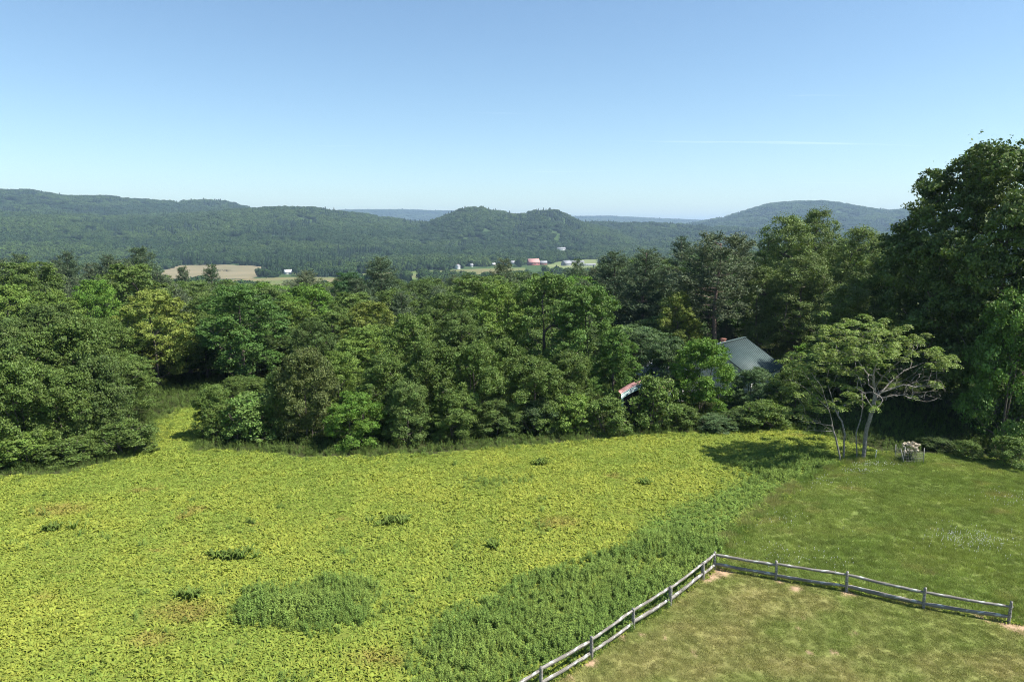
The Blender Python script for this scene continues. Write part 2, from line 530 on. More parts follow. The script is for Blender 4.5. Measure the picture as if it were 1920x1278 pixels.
def rough_col(x, y):
    n = fbm(x / 3.0, y / 2.0, 41, 4); n2 = fbm(x / 1.1, y / 0.8, 43, 3)
    f = sstep(0.3, 0.7, n)[..., None]
    c = np.array([0.155, 0.200, 0.052]) * (1 - f) + np.array([0.185, 0.222, 0.06]) * f
    b = (sstep(0.6, 0.85, fbm(x / 2.2, y / 1.2, 47, 3)) * 0.4)[..., None]
    c = c * (1 - b) + np.array([0.28, 0.215, 0.10]) * b
    return c * (1.12 + 0.42 * n2[..., None])


# ------------------------------------------------------------------ ground sheet
def build_ground():
    rr = [0.5, 4, 9, 14, 18]
    r = 20.0
    while r < 66: rr.append(r); r += 0.24
    while r < 350: rr.append(r); r *= 1.022
    while r < 26000: rr.append(r); r *= 1.032
    rr = np.array(rr)
    fine = np.radians(np.arange(-52, 52.01, 0.3)); coarse = np.radians(np.arange(55, 305, 4.0))
    az = np.concatenate([fine, coarse]); na = len(az); nr = len(rr)
    A, Rr = np.meshgrid(az, rr)
    X = Rr * np.sin(A); Y = Rr * np.cos(A)
    Z = terr(X.ravel(), Y.ravel()).reshape(X.shape)
    V = np.stack([X, Y, Z], -1).reshape(-1, 3)
    i, j = np.meshgrid(np.arange(nr - 1), np.arange(na), indexing='ij')
    j2 = (j + 1) % na
    Q = np.stack([i * na + j, i * na + j2, (i + 1) * na + j2, (i + 1) * na + j], -1).reshape(-1, 4)[:, ::-1]
    T = None
    x = X.ravel(); y = Y.ravel(); rad = Rr.ravel()
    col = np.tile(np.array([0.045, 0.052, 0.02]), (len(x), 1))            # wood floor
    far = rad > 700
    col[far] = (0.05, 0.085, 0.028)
    near = rad < 90
    xj, yj = jit(x, y, 0.7, 1.5)
    fld = near & in_poly(xj, yj, FIELD)
    col[fld] = (0.15, 0.18, 0.035)
    ro = near & in_poly(xj, yj, ROUGH)
    col[ro] = rough_col(x[ro], y[ro]) * 0.6
    la = near & in_poly(x, y, LAWN)
    col[la] = lawn_col(x[la], y[la]) * 0.72
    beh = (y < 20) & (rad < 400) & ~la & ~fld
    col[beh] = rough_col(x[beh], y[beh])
    dm = np.zeros(len(x))
    xd, yd = jit(x, y, 0.35, 0.5, 60)
    for (cx, cy), rd in DIRT:
        dm = np.maximum(dm, 1 - sstep(rd * 0.55, rd, np.hypot((xd - cx) * 0.8, yd - cy)))
    dm = np.where(near, dm, 0)[:, None]
    col = col * (1 - dm) + np.array([0.34, 0.235, 0.15]) * dm
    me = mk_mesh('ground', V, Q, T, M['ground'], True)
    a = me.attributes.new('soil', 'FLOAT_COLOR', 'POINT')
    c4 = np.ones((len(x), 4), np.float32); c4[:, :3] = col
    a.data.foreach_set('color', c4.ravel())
    o = add_obj('ground', me)
    tag(o, 'rolling land falling from the meadow to the wooded valley', 'ground', kind='structure')


build_ground()


# ------------------------------------------------------------------ scatter by geometry nodes (only for uncountable cover)
def scatter(name, label, cat, pts, rotz, scl, tint, idx, protos, tilt=None):
    colx = bpy.data.collections.new(name + '_kinds')
    for i, me in enumerate(protos):
        ob = bpy.data.objects.new('%s_kind_%02d' % (name, i), me); colx.objects.link(ob)
    me = bpy.data.meshes.new(name)
    n = len(pts)
    me.vertices.add(n); me.vertices.foreach_set('co', np.asarray(pts, np.float32).ravel())
    rot = np.zeros((n, 3), np.float32); rot[:, 2] = rotz
    if tilt is not None: rot[:, :2] = tilt
    a = me.attributes.new('rotv', 'FLOAT_VECTOR', 'POINT'); a.data.foreach_set('vector', rot.ravel())
    s = np.asarray(scl, np.float32)
    if s.ndim == 1: s = np.repeat(s[:, None], 3, 1)
    a = me.attributes.new('sclv', 'FLOAT_VECTOR', 'POINT'); a.data.foreach_set('vector', s.astype(np.float32).ravel())
    a = me.attributes.new('pick', 'INT', 'POINT'); a.data.foreach_set('value', np.asarray(idx, np.int32))
    c4 = np.ones((n, 4), np.float32); c4[:, :3] = tint
    a = me.attributes.new('tint', 'FLOAT_COLOR', 'POINT'); a.data.foreach_set('color', c4.ravel())
    for p in protos[:1]:
        if p.materials: me.materials.append(p.materials[0])
    o = add_obj(name, me)
    tag(o, label, cat, kind='stuff')
    ng = bpy.data.node_groups.new(name, 'GeometryNodeTree')
    ng.interface.new_socket('Geometry', in_out='INPUT', socket_type='NodeSocketGeometry')
    ng.interface.new_socket('Geometry', in_out='OUTPUT', socket_type='NodeSocketGeometry')
    gi = ng.nodes.new('NodeGroupInput'); go = ng.nodes.new('NodeGroupOutput')
    iop = ng.nodes.new('GeometryNodeInstanceOnPoints')
    ci = ng.nodes.new('GeometryNodeCollectionInfo')
    ci.inputs['Collection'].default_value = colx
    ci.inputs['Separate Children'].default_value = True; ci.inputs['Reset Children'].default_value = True

    def na(nm, t):
        q = ng.nodes.new('GeometryNodeInputNamedAttribute'); q.data_type = t; q.inputs['Name'].default_value = nm
        return [s_ for s_ in q.outputs if s_.enabled and s_.name == 'Attribute'][0]
    er = ng.nodes.new('FunctionNodeEulerToRotation')
    ng.links.new(na('rotv', 'FLOAT_VECTOR'), er.inputs[0])
    ng.links.new(gi.outputs[0], iop.inputs['Points'])
    ng.links.new(ci.outputs[0], iop.inputs['Instance'])
    iop.inputs['Pick Instance'].default_value = True
    ng.links.new(na('pick', 'INT'), iop.inputs['Instance Index'])
    ng.links.new(er.outputs[0], iop.inputs['Rotation'])
    ng.links.new(na('sclv', 'FLOAT_VECTOR'), iop.inputs['Scale'])
    ng.links.new(iop.outputs[0], go.inputs[0])
    md = o.modifiers.new('scatter', 'NODES'); md.node_group = ng
    return o


# ------------------------------------------------------------------ tree builders
def grow(nodes, parents, targets, rg, curve=0.12, lean=0.8):
    """join every target to the nearest lower point of the skeleton"""
    nodes = [np.array(p, float) for p in nodes]; parents = list(parents); tips = []
    base = np.array(nodes[:1])
    order = np.argsort([np.linalg.norm(t[:2] - nodes[0][:2]) + 0.3 * t[2] for t in targets])
    for k in order:
        t = np.asarray(targets[k], float)
        A = np.array(nodes)
        d = np.linalg.norm(A - t, axis=1)
        h = np.hypot(A[:, 0] - t[0], A[:, 1] - t[1])
        cost = d + lean * np.clip(A[:, 2] - t[2] + 0.45 * h, 0, None)
        b = int(np.argmin(cost))
        p = nodes[b]; L = np.linalg.norm(t - p)
        ns = 2 if L < 1.2 else 4
        prev = b
        bend = rg.normal(size=3) * curve * L; bend[2] = abs(bend[2]) * 0.6
        for s in range(1, ns + 1):
            f = s / ns
            q = p + (t - p) * f + bend * math.sin(math.pi * f) * (0 if s == ns else 1)
            nodes.append(q); parents.append(prev); prev = len(nodes) - 1
        tips.append(prev)
    return nodes, parents, tips


def skeleton_mesh(name, nodes, parents, tips, mat, r_tip=0.012, power=0.42, r_base=None, trunk_n=0, k=5):
    n = len(nodes); cnt = np.zeros(n)
    for t in tips: cnt[t] += 1
    for i in range(n - 1, -1, -1):
        if parents[i] >= 0: cnt[parents[i]] += cnt[i]
    rad = r_tip * np.clip(cnt, 0.5, None) ** power
    if r_base:
        top = max(rad[0], 1e-6); rad = r_tip + (rad - r_tip) * (r_base - r_tip) / max(top - r_tip, 1e-6)
        rad = np.maximum(rad, r_tip)
    mb = MB()
    a = np.arange(k) / k * 2 * math.pi
    for i in range(n):
        p = parents[i]
        if p < 0: continue
        A = nodes[p]; B = nodes[i]; t = B - A; L = np.linalg.norm(t)
        if L < 1e-4: continue
        t = t / L
        ref = np.array([0, 0, 1.0]) if abs(t[2]) < 0.9 else np.array([1.0, 0, 0])
        u = np.cross(t, ref); u /= np.linalg.norm(u); v = np.cross(u, t)
        kk = k if rad[i] > 0.04 else 3
        aa = np.arange(kk) / kk * 2 * math.pi
        rp = min(rad[p], rad[i] * 1.35)
        ring = np.cos(aa)[:, None] * u + np.sin(aa)[:, None] * v
        V = np.concatenate([A - t * rp * 0.4 + ring * rp, B + t * rad[i] * 0.3 + ring * rad[i]])
        Q = [[j, (j + 1) % kk, kk + (j + 1) % kk, kk + j] for j in range(kk)]
        mb.add(V, Q)
    return mb.mesh(name, mat, True)


def prof_dome(t, tm, lo):
    t = np.asarray(t, float)
    up = np.sqrt(np.clip(1 - ((t - tm) / (1 - tm + 1e-6)) ** 2, 0, 1))
    dn = 1 - (1 - lo) * (np.clip(tm - t, 0, None) / (tm + 1e-6)) ** 1.5
    return np.where(t > tm, up, dn)


def broadleaf(name, seed, H, Rc, zb, nl, ncl, nlv, L, tm=0.35, lo=0.5, rl=(0.24, 0.4), rc=0.42, droop=0.0, bark='bark', squash=0.78, stems=1, inner=0.12):
    rg = np.random.default_rng(seed)
    Cs = []; Ds = []; Cv = []
    lob = []
    for i in range(nl):
        t = (i + rg.random()) / nl
        t = t ** 0.85 * 0.97
        a = i * 2.39996 + rg.normal() * 0.35
        pr = float(prof_dome(t, tm, lo))
        q = rg.uniform(*rl) * Rc * (0.75 + 0.35 * pr)
        rr = max(pr * Rc - q * 0.75, 0) * rg.uniform(0.78, 1.1) * (0.5 if rg.random() < 0.22 else 1)
        lob.append((np.array([rr * math.cos(a), rr * math.sin(a), min(zb + t * (H - zb), H - q * squash * 0.9)]), q))
    cl = []
    for c, q in lob:
        out = np.array([c[0], c[1], 0.0]); out = out / (np.linalg.norm(out) + 0.4 * Rc * 0.5)
        d = unit(rg.normal(size=(ncl, 3)) + 0.75 * out + np.array([0, 0, 0.45]))
        rad = q * rg.uniform(0.6, 1.08, ncl) * np.where((rg.random(ncl) < 0.13) & (d[:, 2] < 0.6), rg.uniform(1.1, 1.35, ncl), 1)
        pos = c + d * rad[:, None] * np.array([1, 1, squash])
        ok = pos[:, 2] > 0.25
        cl.append(np.concatenate([pos[ok], d[ok]], 1))
    cl = np.concatenate(cl)
    n = len(cl)
    sz = rg.uniform(0.5, 1.45, n) * rc
    rep = np.repeat(np.arange(n), nlv)
    g = rg.normal(size=(len(rep), 3))
    g = g / (1 + 0.35 * np.linalg.norm(g, axis=1)[:, None])
    P = cl[rep, :3] + g * sz[rep][:, None] * np.array([1, 1, 0.55])
    P[:, 2] -= droop * np.abs(rg.normal(size=len(rep))) * sz[rep]
    D = cl[rep, 3:]
    Nn = unit(0.6 * D + np.array([0, 0, 0.4]) + 0.6 * rg.normal(size=P.shape))
    cvar = rg.random(n)
    lv = np.stack([0.55 * cvar[rep] + 0.45 * rg.random(len(rep)), np.clip(0.5 * rg.random(n)[rep] + 0.5 * rg.random(len(rep)), 0, 1)], 1)
    # sparse leaves inside so that the crown is not hollow
    ni = int(len(P) * inner)
    li = rg.integers(0, len(lob), ni)
    Pi = np.array([lob[k][0] for k in li]) * np.array([0.8, 0.8, 1]) + rg.normal(size=(ni, 3)) * np.array([lob[k][1] for k in li])[:, None] * 0.5
    Pi = Pi[Pi[:, 2] > 0.3]
    Nn = np.concatenate([Nn, unit(rg.normal(size=Pi.shape) + np.array([0, 0, 0.8]))]); P = np.concatenate([P, Pi])
    lv = np.concatenate([lv, rg.random((len(Pi), 2))])
    Ls = L * rg.uniform(0.65, 1.3, len(P))
    V, Q = leaves(P, Nn, Ls, Ls * 0.66, rg)
    crown = mk_mesh(name + '_crown', V, Q, None, M['leaf'], False, np.repeat(lv, 4, 0))
    # trunk and limbs
    nodes = []; parents = []
    starts = []
    for s in range(stems):
        off = np.zeros(3) if stems == 1 else np.array([math.cos(s * 2.4) * 0.25, math.sin(s * 2.4) * 0.25, 0]) * (1 + 0.3 * s)
        ln = rg.normal(size=2) * 0.03 * H + off[:2] * 3
        prev = -1
        if stems > 1:
            if s == 0: nodes.append(np.array([0, 0, -0.5])); parents.append(-1)
            prev = 0
        nn = 9
        for i in range(nn):
            f = i / (nn - 1)
            z = -0.35 + f * (H * 0.72 + 0.35)
            w = np.array([math.sin(f * 5 + seed + s), math.cos(f * 4 + seed * 2 + s)]) * 0.012 * H * f
            nodes.append(np.array([off[0] + ln[0] * f + w[0], off[1] + ln[1] * f + w[1], z])); parents.append(prev); prev = len(nodes) - 1
    tg = [c * np.array([1, 1, 1]) - np.array([0, 0, q * 0.2]) for c, q in lob]
    sub = cl[rg.choice(n, min(n, 90), replace=False), :3]
    nodes, parents, tips = grow(nodes, parents, tg + list(sub), rg)
    trunk = skeleton_mesh(name + '_trunk', nodes, parents, tips, M[bark], 0.018, 0.5, max(0.11, H * 0.0165), k=6)
    return dict(crown=crown, trunk=trunk, H=H, R=Rc)


def pine(name, seed, H, Rc, base=0.2, nwh=15, bare=False, top=0.65):
    rg = np.random.default_rng(seed)
    P = []; Nn = []; Td = []; cv = []
    mb = MB()
    tz = np.linspace(-0.35, H * 0.985, 10)
    wob = np.stack([np.sin(tz * 0.5 + seed) * 0.12, np.cos(tz * 0.4 + seed) * 0.12, tz], 1)
    mb.tube(wob, np.interp(tz, [0, H], [H * 0.0165, 0.035]), 7)
    for w in range(nwh):
        f = base + (1 - base) * (w + 0.5 * rg.random()) / nwh
        z = f * H
        nb = rg.integers(4, 7)
        a0 = rg.random() * 6.28
        for b in range(nb):
            a = a0 + b * 2 * math.pi / nb + rg.normal() * 0.3
            hh = (f - base) / (1 - base)
            Lb = Rc * (1 - hh) ** top * rg.uniform(0.6, 1.12) * (0.75 + 0.25 * min(1, hh * 5)) + 0.35
            if rg.random() < 0.1: Lb *= 0.5
            up = 0.12 + 0.55 * hh + rg.normal() * 0.06
            ns = 5
            s = np.linspace(0, 1, ns)
            rad = s * Lb
            zz = z + up * rad + 0.1 * Lb * s ** 3 - 0.06 * Lb * np.sin(math.pi * s)
            bx = np.stack([np.cos(a) * rad, np.sin(a) * rad, zz], 1)
            x0 = np.interp(z, wob[:, 2], wob[:, 0]); y0 = np.interp(z, wob[:, 2], wob[:, 1])
            bx[:, 0] += x0; bx[:, 1] += y0
            mb.tube(bx, np.linspace(0.012 + 0.009 * Lb, 0.008, ns), 4, False)
            nt = max(5, int(Lb * 7.5))
            q = rg.uniform(0.28 if not bare else 0.55, 1.04, nt)
            c = np.stack([np.interp(q, s, bx[:, i]) for i in range(3)], 1)
            side = np.array([-math.sin(a), math.cos(a), 0])
            lat = rg.normal(size=nt) * 0.24 * Lb * (0.35 + q * 0.5)
            c = c + lat[:, None] * side + np.array([0, 0, 1]) * (0.05 + 0.06 * rg.normal(size=nt))[:, None]
            c[:, 2] -= 0.12 * np.abs(lat)
            nl = 13
            rep = np.repeat(np.arange(nt), nl)
            pp = c[rep] + rg.normal(size=(len(rep), 3)) * np.array([0.2, 0.2, 0.17]) + np.array([0, 0, 0.06])
            outd = np.array([math.cos(a), math.sin(a), 0.9])
            P.append(pp); Nn.append(unit(np.array([0, 0, 0.5]) + 0.7 * rg.normal(size=pp.shape)))
            Td.append(np.broadcast_to(outd, pp.shape) + 0.8 * rg.normal(size=pp.shape))
            cv.append(np.stack([rg.random(nt)[rep], 0.5 * rg.random(nt)[rep] + 0.5 * rg.random(len(rep))], 1))
    P = np.concatenate(P); Nn = np.concatenate(Nn); Td = np.concatenate(Td); cv = np.concatenate(cv)
    V, Q = leaves(P, Nn, rg.uniform(0.25, 0.5, len(P)), rg.uniform(0.06, 0.12, len(P)), rg, 0.05, Td)
    crown = mk_mesh(name + '_crown', V, Q, None, M['needle'], False, np.repeat(cv, 4, 0))
    return dict(crown=crown, trunk=mb.mesh(name + '_trunk', M['bark_pine'], True), H=H, R=Rc)


PR = {}
PR['oak'] = [broadleaf('oak', 101 + i, 13, 5.0, 2.0, 26, 18, 82, 0.20, 0.36, 0.65, squash=0.9) for i in range(3)]
PR['maple'] = [broadleaf('maple', 121 + i, 14, 5.0, 2.0, 32, 16, 82, 0.20, 0.34, 0.65, (0.2, 0.32), 0.38, 0.1, squash=0.95) for i in range(3)]
PR['ash'] = [broadleaf('ash', 141 + i, 15, 4.2, 3.0, 24, 18, 78, 0.19, 0.45, 0.45, (0.26, 0.4), squash=0.95) for i in range(2)]
PR['poplar'] = [broadleaf('poplar', 161 + i, 17, 4.0, 0.8, 40, 15, 72, 0.17, 0.38, 0.9, (0.22, 0.34), 0.46, 0.1, 'bark', 1.15) for i in range(2)]
PR['edge'] = [broadleaf('edge', 181 + i, 9, 4.0, 0.5, 28, 17, 74, 0.19, 0.36, 0.9, (0.2, 0.36), 0.38, 0.15, 'bark', 0.85, 2) for i in range(3)]
PR['shrub'] = [broadleaf('shrub', 201 + i, 3.2, 2.0, 0.3, 17, 13, 50, 0.14, 0.4, 0.92, (0.28, 0.42), 0.24, 0.1, 'bark', 0.85, 4) for i in range(3)]
PR['big'] = [broadleaf('big', 221, 23, 10.0, 2.5, 104, 24, 66, 0.28, 0.58, 0.8, (0.14, 0.24), 0.44, 0.15, squash=0.9)]
PR['pine'] = [pine('pine', 241 + i, 19, 4.4, 0.12 + 0.04 * i, 19 + i, False, 0.58) for i in range(4)]
PR['scrag'] = [pine('scrag', 261, 17, 4.6, 0.42, 13, True, 0.42)]

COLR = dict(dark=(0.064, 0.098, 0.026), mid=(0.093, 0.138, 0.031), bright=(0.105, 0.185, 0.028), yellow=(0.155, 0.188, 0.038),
            olive=(0.088, 0.130, 0.034), lime=(0.122, 0.180, 0.035), pine=(0.072, 0.104, 0.052), pineg=(0.090, 0.112, 0.060), blue=(0.074, 0.118, 0.045),
            poplar=(0.118, 0.160, 0.047))
_cnt = [0]
NAMES = dict(oak='oak_tree', maple='maple_tree', ash='ash_tree', poplar='poplar_tree', edge='broadleaf_tree', shrub='shrub', big='maple_tree', pine='pine_tree', scrag='pine_tree')


def plant(kind, X, Y, h, rad, col, label, group=None, cat=None, var=None, rz=None, name=None, tilt=0.0):
    _cnt[0] += 1
    rg = np.random.default_rng(1000 + _cnt[0])
    pr = PR[kind][(var if var is not None else int(rg.integers(0, 99))) % len(PR[kind])]
    z = terr1(X, Y)
    root = thing(name or NAMES[kind], label, cat or ('shrub' if kind == 'shrub' else 'tree'), (X, Y, z - 0.03), rz if rz is not None else rg.random() * 6.28, group)
    root.rotation_euler[0] = tilt
    sc = (rad / pr['R'], rad / pr['R'], h / pr['H'])
    tr = add_obj('trunk', pr['trunk'], root, scale=sc)
    cr = add_obj('crown', pr['crown'], root, scale=sc)
    c = np.array(COLR[col] if isinstance(col, str) else col) * rg.uniform(1.02, 1.34)
    cr.color = (float(c[0]), float(c[1]), float(c[2]), 1)
    return root


def plant_px(kind, px, Y, top, wpx, col, label, group=None, cat=None, **kw):
    z0 = terr1(x_at(px, Y, 0), Y)
    X = x_at(px, Y, z0 + 4)
    h = z_at(top, Y) - z0
    rad = wpx / 2.0 / F * (Y * CP + 10 * SP)
    return plant(kind, X, Y, h, rad, col, label, group, cat, **kw)


# ------------------------------------------------------------------ the trees one can tell apart
TREES = [
    # kind, px, Y, top, width, colour, label
    ('edge', -40, 49.6, 690, 150, 'mid', 'leafy tree cut by the left frame edge at the meadow'),
    ('edge', 42, 49.8, 676, 140, 'mid', 'dense tree second from the left along the meadow edge'),
    ('edge', 122, 51.4, 690, 130, 'mid', 'low-branched tree in the left clump above the dark hollow'),
    ('edge', 190, 53.6, 668, 120, 'olive', 'upright tree in the left clump behind the rounded leafy bush'),
    ('edge', 62, 57.0, 628, 150, 'mid', 'broad tree in the second row of the left clump'),
    ('edge', 148, 59.0, 596, 150, 'mid', 'tallest rounded tree of the left clump'),
    ('oak', 234, 60.0, 664, 118, 'mid', 'rounded tree right of the left clump with its pale trunk showing by the gap'),
    ('oak', 5, 64.0, 596, 150, 'olive', 'dull green tree rising behind the left clump at the frame edge'),
    ('oak', 98, 68.0, 570, 140, 'olive', 'tall dull green tree rising behind the middle of the left clump'),
    ('oak', 205, 70.0, 600, 110, 'mid', 'green tree left of the lower half of the golden maple'),
    ('shrub', 232, 50.6, 792, 115, 'mid', 'rounded leafy bush at the right foot of the left tree clump'),
    ('shrub', 120, 48.8, 822, 110, 'mid', 'low spreading bush at the left meadow edge with shade beneath'),
    ('shrub', 40, 48.2, 812, 110, 'lime', 'yellowish bush at the left meadow edge near the frame edge'),
    ('maple', 292, 76.0, 543, 150, 'yellow', 'golden yellow-green maple standing behind the meadow gap'),
    ('oak', 190, 88.0, 526, 100, 'bright', 'vivid light green tree left of the golden maple'),
    ('oak', 105, 84.0, 545, 120, 'lime', 'yellowish green tree left of the vivid light green tree'),
    ('oak', 20, 84.0, 535, 130, 'lime', 'yellowish green tree near the left edge behind the dull clump'),
    ('maple', 455, 75.0, 533, 170, (0.066, 0.122, 0.027), 'tall deep green maple right of the golden maple'),
    ('oak', 385, 80.0, 590, 110, 'mid', 'green tree between the golden maple and the deep green maple'),
    ('edge', 445, 64.5, 706, 105, 'mid', 'small round tree on a short trunk at the back of the meadow gap'),
    ('edge', 397, 54.4, 722, 76, 'mid', 'slim leafy tree on the right side of the meadow gap'),
    ('shrub', 362, 54.6, 820, 44, 'blue', 'little dark bush at the mouth of the meadow gap'),
    ('shrub', 470, 54.5, 738, 130, (0.1, 0.16, 0.037), 'light green mounded bush between the gap and the brownish tree'),
    ('edge', 528, 55.0, 690, 90, 'olive', 'slender tree left of the brownish green tree'),
    ('edge', 575, 54.2, 652, 115, (0.1, 0.124, 0.038), 'brownish green tree at the meadow edge right of the mounded bush'),
    ('edge', 662, 52.2, 735, 105, 'bright', 'fresh green sapling leaning out over the meadow edge'),
    ('oak', 640, 58.5, 660, 110, 'lime', 'light yellow-green tree just behind the fresh green sapling'),
    ('oak', 690, 66.0, 612, 140, 'lime', 'soft yellow-green tree second behind the fresh green sapling'),
    ('maple', 690, 78.0, 566, 130, 'yellow', 'small yellow-topped tree in the wood left of centre'),
    ('oak', 590, 70.0, 600, 110, 'dark', 'dark rounded tree behind the brownish tree'),
    ('edge', 728, 56.5, 665, 110, 'mid', 'green tree at the meadow edge left of the dark bare stub'),
    ('oak', 775, 62.5, 590, 130, 'mid', 'wide green tree in the second row left of centre'),
    ('edge', 760, 53.4, 715, 100, 'olive', 'low dull tree by the dark bare stub at the meadow edge'),
    ('edge', 815, 56.5, 640, 125, 'mid', 'full green tree at the meadow edge left of centre'),
    ('edge', 890, 57.0, 640, 120, 'mid', 'full green tree at the meadow edge in the centre'),
    ('oak', 862, 64.0, 585, 130, 'olive', 'greyish green tree in the second row near the centre'),
    ('oak', 932, 68.0, 532, 120, 'lime', 'tall yellow-green tree just left of the big central maple'),
    ('oak', 838, 74.0, 550, 120, 'olive', 'grey-green tree behind the centre of the meadow edge'),
    ('edge', 945, 60.0, 635, 110, 'mid', 'layered tree left in front of the big central maple'),
    ('maple', 1025, 69.0, 512, 160, (0.095, 0.15, 0.037), 'big dense central maple with pale leaf tips, left dome'),
    ('maple', 1105, 66.5, 535, 150, (0.09, 0.148, 0.035), 'big dense central maple with pale leaf tips, right dome'),
    ('maple', 1150, 64.0, 620, 105, (0.09, 0.158, 0.032), 'green tree leaning over the faded pink shelter roof'),
    ('edge', 1000, 57.0, 668, 120, 'mid', 'layered green tree right in front of the big central maple'),
    ('edge', 1065, 59.5, 660, 110, 'mid', 'green tree below the right dome of the central maple'),
    ('edge', 850, 54.4, 735, 100, 'mid', 'low leafy tree over deep shade at the meadow edge'),
    ('edge', 930, 55.4, 748, 95, 'olive', 'low olive tree right of the deep shade at the meadow edge'),
    ('shrub', 1010, 56.4, 752, 95, 'blue', 'bluish bush at the meadow edge below the layered tree'),
    ('shrub', 1072, 56.0, 742, 90, 'lime', 'yellowish vine-grown bush left of the shelter'),
    ('shrub', 1140, 55.6, 745, 95, 'mid', 'rounded bush at the meadow edge just below the pink shelter'),
    ('shrub', 1230, 57.4, 706, 105, 'mid', 'tall mounded bush right of the pink shelter'),
    ('shrub', 1285, 57.2, 760, 75, 'mid', 'small bush between the mounded bush and the dark bush'),
    ('edge', 1318, 62.5, 634, 120, 'bright', 'leafy green tree hiding the left end of the green-roofed house'),
    ('edge', 1412, 62.5, 690, 100, 'blue', 'dark low tree below the eave of the green-roofed house'),
    ('shrub', 1345, 56.8, 778, 80, 'blue', 'bluish bush at the meadow edge below the house'),
    ('shrub', 1432, 57.2, 752, 105, 'mid', 'rounded bush at the meadow edge below the right end of the roof'),
    ('shrub', 1385, 57.6, 768, 80, 'dark', 'dark bush in the middle of the bushes below the house'),
    ('edge', 1250, 67.0, 632, 110, 'blue', 'dark bluish tree shading the small white outbuilding'),
    ('maple', 1265, 82.0, 548, 100, 'yellow', 'yellow-leaved tree left of the bare pine trunks'),
    ('scrag', 1340, 84.0, 452, 185, 'pineg', 'gaunt pine with bare pinkish trunks above the house'),
    ('poplar', 1462, 89.0, 404, 125, 'poplar', 'tall poplar, leftmost of the pair of pointed tops behind the house'),
    ('poplar', 1520, 91.0, 392, 100, 'poplar', 'tall poplar with the highest pointed top of the pair behind the house'),
    ('poplar', 1598, 84.0, 426, 140, 'poplar', 'broad poplar right of the pair of pointed tops'),
    ('poplar', 1580, 69.0, 535, 130, (0.1, 0.135, 0.036), 'glittering poplar behind the grey-stemmed open tree'),
    ('poplar', 1500, 82.0, 480, 130, 'poplar', 'leafy poplar filling the gap below the two pointed tops'),
    ('poplar', 1640, 80.0, 475, 120, 'poplar', 'bushy poplar at the right end of the poplar row'),
    ('poplar', 1425, 84.0, 500, 90, 'poplar', 'slim poplar close behind the ridge of the green roof'),
    ('oak', 1665, 78.0, 470, 100, 'dark', 'dark tree wedged between the poplars and the giant maple'),
    ('edge', 1490, 60.0, 690, 100, 'mid', 'loose green tree left of the grey-stemmed open tree'),
    ('big', 1868, 60.5, 270, 400, (0.088, 0.126, 0.036), 'giant dark maple towering over the right edge of the lawn'),
    ('big', 2130, 59.0, 290, 400, (0.085, 0.12, 0.034), 'giant maple mostly cut off by the right frame edge'),
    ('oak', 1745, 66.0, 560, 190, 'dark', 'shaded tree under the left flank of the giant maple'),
    ('edge', 1885, 53.0, 545, 170, (0.085, 0.145, 0.03), 'vine-hung tree in front of the giant maple, lit from above'),
    ('shrub', 1826, 49.3, 826, 52, 'mid', 'small bush on the lawn edge right of the caged flowering bush'),
    ('shrub', 1906, 47.6, 818, 74, 'mid', 'bush on the lawn edge at the right frame edge'),
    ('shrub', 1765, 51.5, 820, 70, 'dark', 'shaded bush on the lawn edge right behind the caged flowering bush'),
    # skyline pines and mid wood
    ('pine', 275, 165.0, 466, 105, 'pine', 'broad dark pine standing highest on the left skyline of the near wood'),
    ('pine', 215, 158.0, 480, 90, 'pine', 'layered pine just left of the highest left skyline pine'),
    ('pine', 140, 150.0, 474, 85, 'pine', 'spiky pine third from the left on the near wood skyline'),
    ('pine', 52, 155.0, 478, 85, 'pine', 'dark pine near the left edge of the near wood skyline'),
    ('pine', -10, 150.0, 486, 80, 'pine', 'pine cut by the left frame edge on the near wood skyline'),
    ('pine', 405, 150.0, 498, 66, (0.06, 0.098, 0.045), 'pointed dark pine standing against the tan field'),
    ('pine', 350, 160.0, 502, 52, 'pine', 'small pine against the left part of the tan field'),
    ('pine', 205, 95.0, 575, 105, (0.07, 0.09, 0.058), 'grey-green pine squeezed left of the golden maple'),
    ('pine', 330, 105.0, 535, 110, 'pineg', 'olive grey pine behind the golden maple'),
    ('pine', 580, 120.0, 510, 130, 'pineg', 'wide greyish pine below the white shed in the valley'),
    ('pine', 718, 130.0, 484, 105, 'pine', 'tall twin-topped pine standing left of the white farmhouse'),
    ('oak', 655, 135.0, 512, 85, (0.05, 0.105, 0.035), 'round dark tree left of the twin-topped pine'),
    ('oak', 880, 150.0, 514, 70, 'dark', 'round dark tree below the white farmhouse'),
    ('pine', 945, 112.0, 488, 90, 'pineg', 'brownish pine below the red barn'),
    ('pine', 1080, 135.0, 488, 60, (0.075, 0.115, 0.05), 'small starry-topped pine before the grey barn'),
    ('pine', 1150, 105.0, 474, 120, 'pine', 'dark pine right of the grey barn'),
    ('pine', 1205, 98.0, 470, 130, 'pine', 'broad dark pine right behind the central maple'),
    ('pine', 1272, 125.0, 447, 85, (0.065, 0.095, 0.05), 'highest starry pine right of centre on the near wood skyline'),
    ('pine', 1378, 125.0, 446, 100, 'pineg', 'brown-tipped pine left of the pair of poplars'),
    ('ash', 1320, 100.0, 468, 130, (0.07, 0.118, 0.04), 'soft grey-green tree above the gaunt pine'),
    ('pine', 1690, 140.0, 432, 80, 'pine', 'dark pine peeping between the poplars and the giant maple'),
]
for k_, px, Y, top, w, c, lab in TREES:
    nm = None
    if 'sapling' in lab: nm = 'sapling'
    plant_px(k_, px, Y, top, w, c, lab, name=nm)


